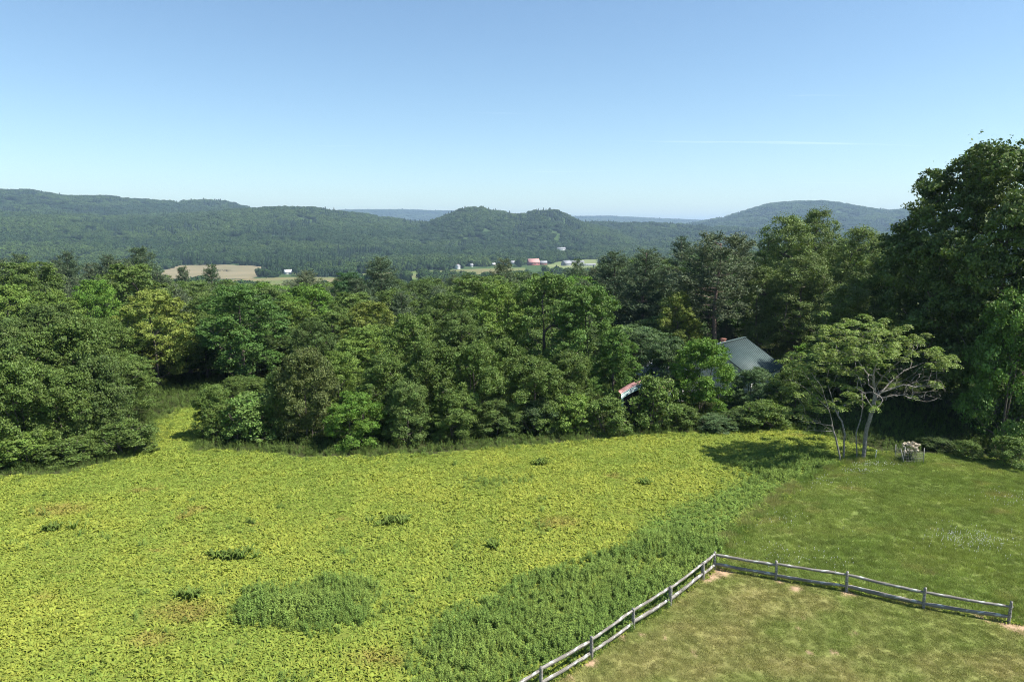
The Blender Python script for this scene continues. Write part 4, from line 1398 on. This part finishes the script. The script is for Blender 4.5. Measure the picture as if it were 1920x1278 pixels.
def blade_mesh(name, seed, n, rad, h, w, spread=0.4):
    rg = np.random.default_rng(seed)
    p = rg.uniform(-rad, rad, (n, 2)); hh = h * rg.uniform(0.5, 1.3, n); a = rg.random(n) * 6.283; ln = rg.normal(size=(n, 2)) * spread * h
    sx = np.cos(a) * w / 2; sy = np.sin(a) * w / 2
    z = np.zeros(n)
    V = np.stack([np.stack([p[:, 0] - sx, p[:, 1] - sy, z - 0.01], 1), np.stack([p[:, 0] + sx, p[:, 1] + sy, z - 0.01], 1), np.stack([p[:, 0] + ln[:, 0], p[:, 1] + ln[:, 1], hh], 1)], 1).reshape(-1, 3)
    return mk_mesh(name, V, None, np.arange(3 * n).reshape(n, 3), M['grass'], False, np.repeat(rg.random((n, 2)), 3, 0))


def sample(xr, yr, dens, rg):
    n = int((xr[1] - xr[0]) * (yr[1] - yr[0]) * dens)
    x = rg.uniform(*xr, n); y = rg.uniform(*yr, n)
    keep = (np.abs(x) < y * 0.80 + 7) & (y > 19)
    return x[keep], y[keep]


def weed_mask(x, y):
    w = np.zeros(x.shape)
    for k in range(6):
        xj, yj = jit(x, y, 2.3, 1.1 + 0.6 * k, 70 + 11 * k)
        for q, p in enumerate(WEED): w += in_poly(xj, yj, p) * (1.0, 1.0, 0.75, 0.55, 0.6, 0.42)[q]
    return np.clip(w / 6, 0, 1)


def meadow():
    rg = np.random.default_rng(21)
    x, y = sample((-62, 34), (18, 76), 38, rg)
    xj, yj = jit(x, y, 0.9, 1.2, 80)
    ok = in_poly(xj, yj, FIELD) & ~in_poly(x, y, LAWN) & ~in_poly(xj, yj, ROUGH)
    # no plants on the fence line itself
    x = x[ok]; y = y[ok]
    wm = weed_mask(x, y)
    sp = fbm(x / 1.0, y / 1.0, 91, 3); sp2 = fbm(x / 5.0, y / 5.0, 93, 3)
    wm = np.maximum(sstep(0.12, 1.0, wm) * 0.9, np.clip((sp - 0.80) * 9, 0, 0.5)); wm = np.maximum(wm, np.clip((sp2 - 0.76) * 4, 0, 0.25))
    # greener, ranker growth along the wood edge
    ed = np.array(FIELD_EDGE); ey = np.interp(x, np.sort(ed[:, 0]), ed[np.argsort(ed[:, 0]), 1])
    strip = (np.abs(x) < 70) & (y > ey - 1.2 * (0.4 + fbm(x / 3.0, y / 3.0, 97, 2))) & ~((x > -42) & (x < -18))
    wm = np.where(strip, np.maximum(wm, 0.12), wm)
    wm = wm * (0.8 + 0.25 * fbm(x / 0.9, y / 0.9, 151, 2))
    isw = rg.random(len(x)) < wm
    wsc = 0.55 + 0.45 * np.clip(wm, 0, 1)
    z = terr(x, y)
    # ferns
    f = ~isw
    fx, fy, fz = x[f], y[f], z[f]
    n = len(fx)
    big = fbm(fx / 6.0, fy / 6.0, 101, 3); sm = fbm(fx / 1.4, fy / 1.4, 103, 3)
    t = np.clip(0.55 * sstep(0.3, 0.7, big) + 0.5 * sstep(0.3, 0.7, sm) - 0.1 + 0.12 * rg.normal(size=n), 0, 1)[:, None]
    c = np.array([0.215, 0.280, 0.048]) * (1 - t) + np.array([0.302, 0.336, 0.056]) * t
    gz = np.zeros(n)
    for k in range(4):
        xj2, yj2 = jit(fx, fy, 1.6, 1.4 + k, 170 + 7 * k)
        gz += (in_poly(xj2, yj2, WEED[5]) | in_poly(xj2, yj2, WEED[2])) * 0.2
    gz = np.clip(gz + 0.25 * (rg.random(n) - 0.5) * (gz > 0), 0, 1)[:, None]
    c = c * (1 - gz) + np.array([0.155, 0.245, 0.052]) * gz
    br = (sstep(0.76, 0.9, fbm(fx / 2.4, fy / 1.6, 107, 3)) * 0.6)[:, None]
    spots = np.zeros(n)
    for (qx, qy, qr) in [(345, 1148, 1.5), (280, 1200, 1.0), (700, 1235, 1.0), (110, 955, 1.6), (1050, 980, 1.2)]:
        g = ground(qx, qy); spots = np.maximum(spots, 1 - sstep(0.3 * qr, qr, np.hypot((fx - g[0]) * 0.6, fy - g[1]) + 0.6 * (sm - 0.5)))
    br = np.maximum(br, (spots * 0.75)[:, None] * rg.uniform(0.4, 1, (n, 1)))
    c = c * (1 - br) + np.array([0.27, 0.20, 0.06]) * br
    c = c * rg.uniform(0.88, 1.12, (n, 1))
    sc = rg.uniform(0.7, 1.3, n) * (0.55 + 0.9 * sm)
    scatter('fern_meadow', 'sunlit yellow-green ferns covering the open meadow', 'ferns', np.stack([fx, fy, fz - 0.02], 1), rg.random(n) * 6.283, sc, c, rg.integers(0, 5, n),
            [frond_mesh('fern_clump', 301 + i, 6, 0.245, 0.045, 0.8) for i in range(5)], rg.normal(size=(n, 2)) * 0.16)
    wx, wy, wz = x[isw], y[isw], z[isw]; n = len(wx)
    t = (sstep(0.3, 0.7, fbm(wx / 2.2, wy / 2.2, 111, 3)) * 0.7 + 0.3 * rg.random(n))[:, None]
    c = np.array([0.138, 0.214, 0.046]) * (1 - t) + np.array([0.192, 0.262, 0.056]) * t
    c = c * rg.uniform(0.85, 1.15, (n, 1))
    scatter('meadow_weeds', 'darker green upright weeds growing in patches along the fence and meadow', 'weeds', np.stack([wx, wy, wz - 0.03], 1), rg.random(n) * 6.283, wsc[isw] * rg.uniform(0.5, 0.9, n) * (0.65 + 0.5 * fbm(wx / 1.5, wy / 1.5, 113, 2)),
            c, rg.integers(0, 4, n), [weed_mesh('weed_clump', 321 + i) for i in range(4)], rg.normal(size=(n, 2)) * 0.1)
    # a few tall clumps standing in the ferns
    P = []
    for (qx, qy, m_, wd) in [(100, 993, 12, 0.3), (440, 1044, 18, 0.5), (735, 980, 18, 0.6), (1015, 872, 8, 0.2), (368, 1120, 8, 0.25), (925, 1025, 5, 0.2), (1210, 908, 5, 0.2)]:
        g = ground(qx, qy)
        for _ in range(m_): P.append((g[0] + rg.normal() * wd, g[1] + rg.normal() * wd * 0.35))
    P = np.array(P); n = len(P)
    scatter('tall_fern_tufts', 'taller dark green fern tufts standing out of the yellow meadow', 'ferns', np.column_stack([P, terr(P[:, 0], P[:, 1])]), rg.random(n) * 6.283, rg.uniform(0.9, 1.35, n),
            np.array([0.12, 0.17, 0.035]) * rg.uniform(0.75, 1.2, (n, 1)), rg.integers(0, 3, n), [frond_mesh('tall_frond', 331 + i, 6, 0.42, 0.07, 1.7) for i in range(3)])


def lawns():
    rg = np.random.default_rng(22)
    x, y = sample((-6, 40), (18, 40), 40, rg)
    ok = in_poly(x, y, LAWN)
    for (cx, cy), rd in DIRT: ok &= ~((np.hypot((x - cx) * 0.8, y - cy) < rd * 0.8) & (rg.random(len(x)) < 0.85))
    x, y = x[ok], y[ok]; n = len(x)
    c = lawn_col(x, y) * rg.uniform(0.65, 1.4, (n, 1))
    scatter('mown_grass', 'short mown lawn inside the fence with dry tan patches', 'grass', np.stack([x, y, terr(x, y)], 1), rg.random(n) * 6.283, np.stack([np.ones(n), np.ones(n), rg.uniform(0.6, 1.2, n)], 1), c,
            rg.integers(0, 4, n), [blade_mesh('mown_patch', 341 + i, 70, 0.16, 0.05, 0.016, 0.9) for i in range(4)])
    x, y = sample((6, 54), (24, 62), 34, rg)
    xj, yj = jit(x, y, 0.6, 1.5, 120)
    ok = in_poly(xj, yj, ROUGH) & ~in_poly(x, y, LAWN)
    x, y = x[ok], y[ok]; n = len(x)
    c = rough_col(x, y) * rg.uniform(0.65, 1.35, (n, 1))
    hgt = rg.uniform(0.6, 1.25, n) * (0.6 + 0.8 * fbm(x / 2, y / 2, 123, 3))
    scatter('rough_grass', 'longer soft green grass of the lawn beyond the fence', 'grass', np.stack([x, y, terr(x, y)], 1), rg.random(n) * 6.283, np.stack([np.ones(n), np.ones(n), hgt], 1), c,
            rg.integers(0, 4, n), [blade_mesh('rough_patch', 351 + i, 62, 0.18, 0.12, 0.018, 0.6) for i in range(4)])
    # tall seeding grass where lawn meets meadow, round the open tree, the cage and the fence foot
    P = []
    line = P2G([(1335, 1050), (1368, 1006), (1425, 958), (1480, 916), (1545, 882), (1590, 868), (1650, 856)])
    for a, b in zip(line[:-1], line[1:]):
        m_ = int(math.hypot(b[0] - a[0], b[1] - a[1]) * 26)
        for _ in range(m_):
            s = rg.random(); w = rg.normal() * 0.85
            P.append((a[0] + (b[0] - a[0]) * s + w * 0.9, a[1] + (b[1] - a[1]) * s + w * 0.5))
    g = ground(1703, 868)
    for _ in range(90): P.append((g[0] + rg.normal() * 0.75, g[1] + rg.normal() * 0.5))
    g = ground(1605, 862)
    for _ in range(110): P.append((g[0] + rg.normal() * 1.3, g[1] + rg.normal() * 0.6))
    fl = P2G([(1014, 1292), (1109, 1233), (1187.5, 1176.7), (1256, 1133), (1318, 1084), (1340, 1064), (1455, 1083.5), (1587, 1107), (1731, 1139), (1891, 1167)])
    for k, (a, b) in enumerate(zip(fl[:-1], fl[1:])):
        for _ in range(14):
            s = rg.random(); P.append((a[0] + (b[0] - a[0]) * s + rg.normal() * 0.08, a[1] + (b[1] - a[1]) * s + abs(rg.normal()) * 0.12))
    n_edge = len(P)
    for a, b in zip(FIELD_EDGE[1:-2], FIELD_EDGE[2:-1]):
        for _ in range(int(math.hypot(b[0] - a[0], b[1] - a[1]) * 11)):
            s = rg.random(); P.append((a[0] + (b[0] - a[0]) * s + rg.normal() * 0.5, a[1] + (b[1] - a[1]) * s + rg.normal() * 0.75 + 0.5))
    P = np.array(P); n = len(P)
    t = sstep(0.35, 0.65, fbm(P[:, 0] / 1.4, P[:, 1] / 1.4, 131, 3))[:, None]
    t = np.where((np.arange(n) >= n_edge)[:, None], t * 0.15, t)
    c = (np.array([0.17, 0.235, 0.058]) * (1 - t) + np.array([0.28, 0.275, 0.11]) * t) * rg.uniform(0.85, 1.25, (n, 1))
    scatter('tall_grass', 'tall pale seeding grass fringing the lawn, the meadow edge and the fence foot', 'grass', np.column_stack([P, terr(P[:, 0], P[:, 1])]), rg.random(n) * 6.283, rg.uniform(0.55, 1.15, n), c,
            rg.integers(0, 3, n), [blade_mesh('tall_tuft', 361 + i, 46, 0.17, 0.32, 0.016, 0.4) for i in range(3)])
    # white clover heads
    P = []
    for (qx, qy, m_, sx, sy) in [(1820, 1015, 260, 1.3, 0.8), (1480, 1040, 90, 1.6, 0.9), (1640, 872, 90, 1.0, 0.25), (1610, 885, 60, 0.9, 0.3), (1900, 940, 80, 1.2, 0.8), (1560, 905, 50, 1.5, 0.8), (1450, 975, 40, 1.4, 0.9)]:
        g = ground(qx, qy)
        P += [(g[0] + rg.normal() * sx, g[1] + rg.normal() * sy) for _ in range(m_)]
    P = np.array(P); P = P[in_poly(P[:, 0], P[:, 1], ROUGH)]; n = len(P)
    V = []; T = []
    mb = MB(); mb.tube([[0, 0, 0.02], [0, 0, 0.09], [0, 0, 0.105], [0, 0, 0.13], [0, 0, 0.145]], [0.003, 0.003, 0.011, 0.012, 0.005], 5)
    scatter('clover_flowers', 'white clover heads dotted over the lawn beyond the fence', 'flowers', np.column_stack([P, terr(P[:, 0], P[:, 1])]), rg.random(n) * 6.283, rg.uniform(0.8, 1.3, n), np.ones((n, 3)), np.zeros(n, int), [mb.mesh('clover_head', M['clover'])])
    # seedlings, brambles and litter on the shaded wood floor behind the edge
    x, y = sample((-64, 62), (46, 84), 9, rg)
    ok = ~in_poly(x, y - 0.3, FIELD) & ~in_poly(x, y, FIELD) & ~in_poly(x, y - 0.5, ROUGH) & ~in_poly(x, y, ROUGH) & ~in_poly(x, y, LAWN)
    x, y = x[ok], y[ok]; n = len(x)
    scatter('wood_undergrowth', 'dim leafy undergrowth on the shaded floor of the wood', 'undergrowth', np.stack([x, y, terr(x, y) - 0.02], 1), rg.random(n) * 6.283, rg.uniform(0.35, 0.85, n),
            np.array([0.085, 0.13, 0.03]) * rg.uniform(0.6, 1.4, (n, 1)), rg.integers(0, 4, n), [weed_mesh('seedling_clump', 371 + i, 4) for i in range(4)], rg.normal(size=(n, 2)) * 0.15)


meadow()
lawns()


# ------------------------------------------------------------------ valley: fields, farms, far woods
VG = lambda pts: [tuple(ground(p[0], p[1], VALLEY + 1)) for p in pts]
FIELDS = [
    ('crop_field', 'tan ploughed field in the valley left of centre', [(300, 508), (335, 498.5), (420, 497), (480, 498), (512, 503), (500, 512), (470, 522), (300, 522)], (0.18, 0.16, 0.092), (0.23, 0.195, 0.12)),
    ('crop_field', 'narrow green and rust striped field below the white shed', [(430, 524), (520, 519), (600, 518.5), (650, 520), (650, 534), (430, 536)], (0.12, 0.15, 0.05), (0.2, 0.16, 0.085)),
    ('crop_field', 'small pinkish bare patch behind the white shed', [(556, 500.5), (562, 497), (594, 497), (596, 501)], (0.42, 0.30, 0.22), (0.5, 0.38, 0.3)),
    ('meadow', 'green and russet hayfield before the white farmhouse', [(660, 513), (780, 508), (860, 505), (930, 501.5), (985, 501), (985, 518), (660, 526)], (0.10, 0.15, 0.042), (0.17, 0.15, 0.07)),
    ('meadow', 'pale green paddock right of the red barn', [(1025, 497), (1045, 491), (1100, 486.5), (1122, 486), (1130, 492), (1130, 512), (1020, 512)], (0.12, 0.165, 0.055), (0.19, 0.21, 0.09)),
    ('meadow', 'thin distant pale strip of field behind the valley trees', [(985, 453.5), (1010, 452), (1060, 452.2), (1058, 454), (1000, 455)], (0.2, 0.26, 0.1), (0.3, 0.32, 0.16)),
    ('meadow', 'thin distant pale green field right of centre', [(1285, 461.5), (1300, 459), (1345, 459), (1350, 462)], (0.2, 0.26, 0.1), (0.3, 0.32, 0.16)),
]
FPOLY = []
for nm, lab, pp, c1, c2 in FIELDS:
    poly = VG(pp)
    FPOLY.append(poly)
    poly3 = [(a, b) for a, b in poly]
    me = bpy.data.meshes.new(nm)
    # fan over the centre with subdivided border so that the sheet follows the land
    P = np.array(poly3); c = P.mean(0)
    ring = []
    for i in range(len(P)):
        for s in np.linspace(0, 1, 6)[:-1]: ring.append(P[i] * (1 - s) + P[(i + 1) % len(P)] * s)
    ring = np.array(ring); nr_ = len(ring); lev = 8
    V = np.concatenate([c + (ring - c) * (k + 1) / lev for k in range(lev)] + [c[None]])
    z = np.maximum(terr(V[:, 0], V[:, 1]) + 0.35, VALLEY + 0.35)
    V = np.column_stack([V, z])
    Q = [[k * nr_ + j, k * nr_ + (j + 1) % nr_, (k + 1) * nr_ + (j + 1) % nr_, (k + 1) * nr_ + j] for k in range(lev - 1) for j in range(nr_)]
    T = [[lev * nr_, j, (j + 1) % nr_] for j in range(nr_)]
    mt = mat_plain(nm + '_soil', c1, c2, 0.012, 0.95, 0, 6, 0.05)
    me = mk_mesh(nm, V, Q, T, mt)
    if me.polygons[0].normal.z < 0: me.flip_normals()
    tag(add_obj(nm, me), lab, 'field', kind='structure')


def hit(px, py):
    d = ray(px, py); d = d / math.hypot(d[0], d[1])
    t = np.arange(950.0, 9000.0, 4.0)
    z = terr(d[0] * t, d[1] * t)
    k = int(np.argmax(CAMZ + d[2] * t <= z + 0.2))
    return np.array([d[0] * t[k], d[1] * t[k]])


def far_crown(seed, conifer=False):
    rg = np.random.default_rng(seed)
    n = 420
    if conifer:
        z = rg.random(n) ** 1.3; a = rg.random(n) * 6.283
        r_ = (1 - z) * 0.42 * (0.75 + 0.35 * rg.random(n)) * (0.8 + 0.3 * np.sin(z * 22))
        P = np.stack([np.cos(a) * r_, np.sin(a) * r_, z * 1.35], 1)
        D = unit(np.stack([np.cos(a), np.sin(a), np.full(n, 0.9)], 1))
    else:
        lob = [(np.array([math.cos(i * 2.4) * 0.3, math.sin(i * 2.4) * 0.3, 0.55 + 0.25 * rg.random()]), rg.uniform(0.24, 0.34)) for i in range(7)] + [(np.array([0, 0, 0.82]), 0.28)]
        P = []; D = []
        for c, q in lob:
            m = n // 8
            d = unit(rg.normal(size=(m, 3)) + np.array([0, 0, 0.5])); P.append(c + d * q * rg.uniform(0.8, 1.1, (m, 1))); D.append(d)
        P = np.concatenate(P); D = np.concatenate(D)
    m = len(P)
    V, Q = leaves(P, unit(D + 0.35 * rg.normal(size=P.shape)), rg.uniform(0.12, 0.24, m), rg.uniform(0.1, 0.17, m), rg, 0.1)
    lv = np.repeat(rg.random((m, 2)), 4, 0)
    # body under the leaf faces
    k = 10; zs = [0.0, 0.28, 0.55, 0.8, 0.95]; rs = [0.12, 0.42, 0.46, 0.3, 0.06] if not conifer else [0.3, 0.32, 0.22, 0.14, 0.06]
    if conifer: zs = [0, 0.2, 0.6, 0.9, 1.3]
    VV = []; a = np.arange(k) / k * 6.283
    for z, r_ in zip(zs, rs): VV.append(np.stack([np.cos(a) * r_ * rg.uniform(0.8, 1.1, k), np.sin(a) * r_ * rg.uniform(0.8, 1.1, k), np.full(k, z)], 1))
    VV = np.concatenate(VV); b = len(V)
    QQ = np.array([[b + i * k + j, b + i * k + (j + 1) % k, b + (i + 1) * k + (j + 1) % k, b + (i + 1) * k + j] for i in range(len(zs) - 1) for j in range(k)])
    return mk_mesh('far_crown', np.concatenate([V, VV]), np.concatenate([Q, QQ]), None, M['far_leaf'], False, np.concatenate([lv, np.full((len(VV), 2), 0.4)]))


def far_wood():
    rg = np.random.default_rng(31)
    X = []; S = []
    r = 860.0
    while r < 11500:
        s = max(12.0, r * 0.0068)
        n = int(2 * R(43) * r / s)
        a = R(-43) + (np.arange(n) + rg.random(n)) / n * 2 * R(43)
        rr = r + rg.uniform(-0.5, 0.5, n) * s
        X.append(np.stack([rr * np.sin(a), rr * np.cos(a)], 1)); S.append(np.full(n, s)); r += s * 0.9
    P = np.concatenate(X); S = np.concatenate(S)
    x, y = P[:, 0], P[:, 1]
    ok = np.ones(len(P), bool)
    for poly in FPOLY: ok &= ~in_poly(x, y, poly)
    # open ground before the farms; hedges and thickets kept
    HEDGE = [VG([(470, 517), (500, 509), (560, 508), (610, 506), (640, 510), (600, 518), (480, 522)])]
    OPEN = [VG([(300, 520), (520, 521), (680, 522), (840, 507), (960, 499), (1130, 496.5), (1130, 560), (300, 560)])]
    h_ = in_poly(x, y, HEDGE[0]); ok &= ~(in_poly(x, y, OPEN[0]) & ~h_) | (fbm(x / 60.0, y / 60.0, 149, 3) > 0.57)
    x, y, S = x[ok], y[ok], S[ok]
    clear = np.zeros(len(x), bool)
    for bx, by, wd in [(858, 504, 16), (540, 514, 16), (884, 500, 12), (926, 498, 12), (1000, 497, 26), (1018, 496, 22), (961, 495, 14), (1062, 498, 24), (1098, 498.5, 34), (1075, 493, 34), (1052, 469, 22), (910, 500, 16)]:
        g = hit(bx, by); L = np.hypot(*g); ux, uy = g / L
        al = x * ux + y * uy; la = np.abs(-x * uy + y * ux)
        clear |= (la < wd) & (al > L - (260 if by > 480 else 110)) & (al < L + 16)
    x, y, S = x[~clear], y[~clear], S[~clear]
    z = terr(x, y)
    # leave out what lies behind a ridge
    r = np.hypot(x, y); az = np.arctan2(x, y)
    el = (z + 14 - CAMZ) / r
    order = np.argsort(r); b = ((az + R(45)) / R(90) * 500).astype(int)
    best = np.full(520, -9.0); keep = np.zeros(len(x), bool)
    for i in order:
        m = best[b[i]]
        if el[i] > m - 0.0035:
            keep[i] = True
            e0 = (z[i] + 4 - CAMZ) / r[i]
            if e0 > m: best[b[i]] = e0
    x, y, z, S, r = x[keep], y[keep], z[keep], S[keep], r[keep]
    gp = fbm(x / 45.0, y / 45.0, 147, 2) + 0.2 * rg.random(len(x)) < 0.74
    x, y, z, S, r = x[gp], y[gp], z[gp], S[gp], r[gp]
    n = len(x)
    con = fbm(x / 160.0, y / 160.0, 141, 4) > 0.60 + 0.25 * rg.random(n) - 0.06
    t = fbm(x / 240.0, y / 240.0, 143, 4); t2 = rg.random(n)
    f = np.clip(sstep(0.35, 0.65, t) * 0.6 + 0.45 * (t2 - 0.2), 0, 1)[:, None]
    c = np.array([0.034, 0.066, 0.022]) * (1 - f) + np.array([0.080, 0.125, 0.032]) * f
    c[con] = np.array([0.028, 0.052, 0.026]) * rg.uniform(0.8, 1.25, (con.sum(), 1))
    wdt = S * rg.uniform(0.95, 1.75, n)
    hh = (rg.uniform(9, 17, n) + 16 * (fbm(x / 55.0, y / 55.0, 145, 3) - 0.45)) * np.where(S > 12, 1 + 0.015 * (S - 12), 1)
    wdt = np.where(con, wdt * 0.75, wdt); hh = np.clip(hh, 6, 24)
    print('far wood', n)
    scatter('far_woodland', 'continuous green woodland covering the valley and the far hills', 'woodland', np.stack([x, y, z - 1.5], 1), rg.random(n) * 6.283, np.stack([wdt, wdt, hh], 1), c,
            np.where(con, 5 + rg.integers(0, 2, n), rg.integers(0, 5, n)), [far_crown(401 + i) for i in range(5)] + [far_crown(411 + i, True) for i in range(2)])


far_wood()


# ------------------------------------------------------------------ farms in the valley
def barn(name, label, cat, px, py, w, d, he, hr, wall, roof, rz, nwin=3, chim=False):
    g = hit(px, py); z = terr1(*g)
    root = thing(name, label, cat, (g[0], g[1], z), R(rz))
    m = MB(); v = [[-w / 2, -d / 2, -0.5], [w / 2, -d / 2, -0.5], [w / 2, d / 2, -0.5], [-w / 2, d / 2, -0.5], [-w / 2, -d / 2, he], [w / 2, -d / 2, he], [w / 2, d / 2, he], [-w / 2, d / 2, he], [-w / 2, 0, hr - 0.15], [w / 2, 0, hr - 0.15]]
    m.add(v, [[0, 1, 5, 4], [2, 3, 7, 6], [1, 2, 6, 5], [3, 0, 4, 7]], [[5, 6, 9], [7, 4, 8]])
    add_obj('wall', m.mesh('wall', M[wall]), root)
    m = MB(); ov = 0.6
    for s in (-1, 1):
        e = he - (hr - he) * ov / (d / 2)
        a = [[-w / 2 - ov, 0, hr - 0.2], [w / 2 + ov, 0, hr - 0.2], [w / 2 + ov, s * (d / 2 + ov), e - 0.2], [-w / 2 - ov, s * (d / 2 + ov), e - 0.2]]
        b = [[p[0], p[1], p[2] + 0.3] for p in a]
        m.hexa(np.array(a + b) if s < 0 else np.array(a[::-1] + b[::-1]))
    rf = add_obj('roof', m.mesh('roof', M[roof]), root)
    if chim:
        m = MB(); m.box((w * 0.2, 0.2, hr + 0.5), (0.9, 0.9, 1.8)); add_obj('chimney', m.mesh('chimney', M['brick']), rf)
    for i in range(nwin):
        x = -w / 2 + w * (i + 0.5) / nwin
        m = MB(); m.box((x, -d / 2 - 0.05, he * 0.55), (1.3, 0.1, 1.7)); wd = add_obj('window', m.mesh('window', M['white_wall']), root)
        m = MB(); m.box((x, -d / 2 - 0.09, he * 0.55), (1.0, 0.06, 1.4)); add_obj('pane', m.mesh('pane', M['glass']), wd)


barn('farmhouse', 'white farmhouse with grey roof at the edge of the valley trees', 'house', 858, 504, 9, 8, 6, 9.5, 'white_wall', 'grey_roof', 62, 3, True)
barn('shed', 'bright white gabled shed beside the tan field', 'shed', 540, 514, 13, 9, 4.5, 8.5, 'white_wall', 'white_wall', 35, 1)
barn('cottage', 'tiny white cottage right of the white farmhouse', 'house', 884, 500, 6, 6, 4, 7, 'white_wall', 'grey_roof', 20, 2)
barn('cottage', 'tiny white cottage right of the pale round tree in the valley', 'house', 926, 498, 7, 6, 3.5, 6, 'white_wall', 'white_wall', -20, 2)
barn('barn', 'big faded red barn in the valley centre', 'barn', 1000, 497, 26, 14, 7, 15, 'red_paint', 'pink_roof', 18, 4)
barn('barn', 'grey-roofed low barn joined right of the red barn', 'barn', 1018, 496, 18, 11, 5, 9, 'red_paint', 'grey_roof', 10, 3)
barn('cottage', 'pale cottage left of the red barn', 'house', 961, 495, 9, 7, 4, 8, 'white_wall', 'grey_roof', 0, 2)
barn('barn', 'grey barn with pale pitched roof right of the starry-topped pine', 'barn', 1062, 498, 20, 14, 6, 12, 'grey_roof', 'grey_roof', 40, 3)
barn('greenhouse', 'long pale low greenhouse right of the grey barn', 'greenhouse', 1098, 498.5, 44, 9, 3.2, 5.2, 'white_wall', 'grey_roof', 6, 6)
barn('greenhouse', 'long pale roof behind the grey barn on the paddock', 'greenhouse', 1075, 493, 52, 12, 3, 5.5, 'white_wall', 'grey_roof', 14, 6)
barn('house', 'pale house alone in the valley trees above the barns', 'house', 1052, 469, 26, 10, 5, 9, 'white_wall', 'grey_roof', 5, 4)
g_ = ground(910, 500, VALLEY)
plant('maple', g_[0], g_[1], 21, 9.5, (0.16, 0.22, 0.055), 'pale round tree beside the farm buildings in the valley')


def mast(px, py0, dist, h, label):
    d = ray(px, py0); az = math.atan2(d[0], d[1]); x, y = dist * math.sin(az), dist * math.cos(az)
    root = thing('radio_mast', label, 'mast', (x, y, terr1(x, y)))
    m = MB(); m.tube([[0, 0, -2], [0, 0, h * 0.5], [0, 0, h]], [0.9, 0.7, 0.4], 4); add_obj('pole', m.mesh('pole', M['stake']), root)
    m = MB(); m.box((0, 0, h * 0.8), (3.5, 3.5, 1.0)); add_obj('platform', m.mesh('platform', M['stake']), root)


mast(1490, 380, 5590, 36, 'tall thin mast on the summit of the right mountain')
mast(1525, 380, 5590, 26, 'short mast right of the tall one on the right mountain')


# ------------------------------------------------------------------ summer haze
def haze():
    m, nt, out = new_mat('summer_haze')
    v = N(nt, 'VolumePrincipled')
    v.inputs['Color'].default_value = (0.55, 0.76, 1.0, 1)
    v.inputs['Density'].default_value = 0.00009
    v.inputs['Anisotropy'].default_value = 0.15
    nt.links.new(v.outputs[0], out.inputs['Volume'])
    mb = MB(); mb.box((0, 6000, 115), (42000, 44000, 400))
    o = add_obj('haze', mb.mesh('haze', m)); tag(o, 'thin blue summer haze filling the valley air', 'haze', kind='stuff')


haze()
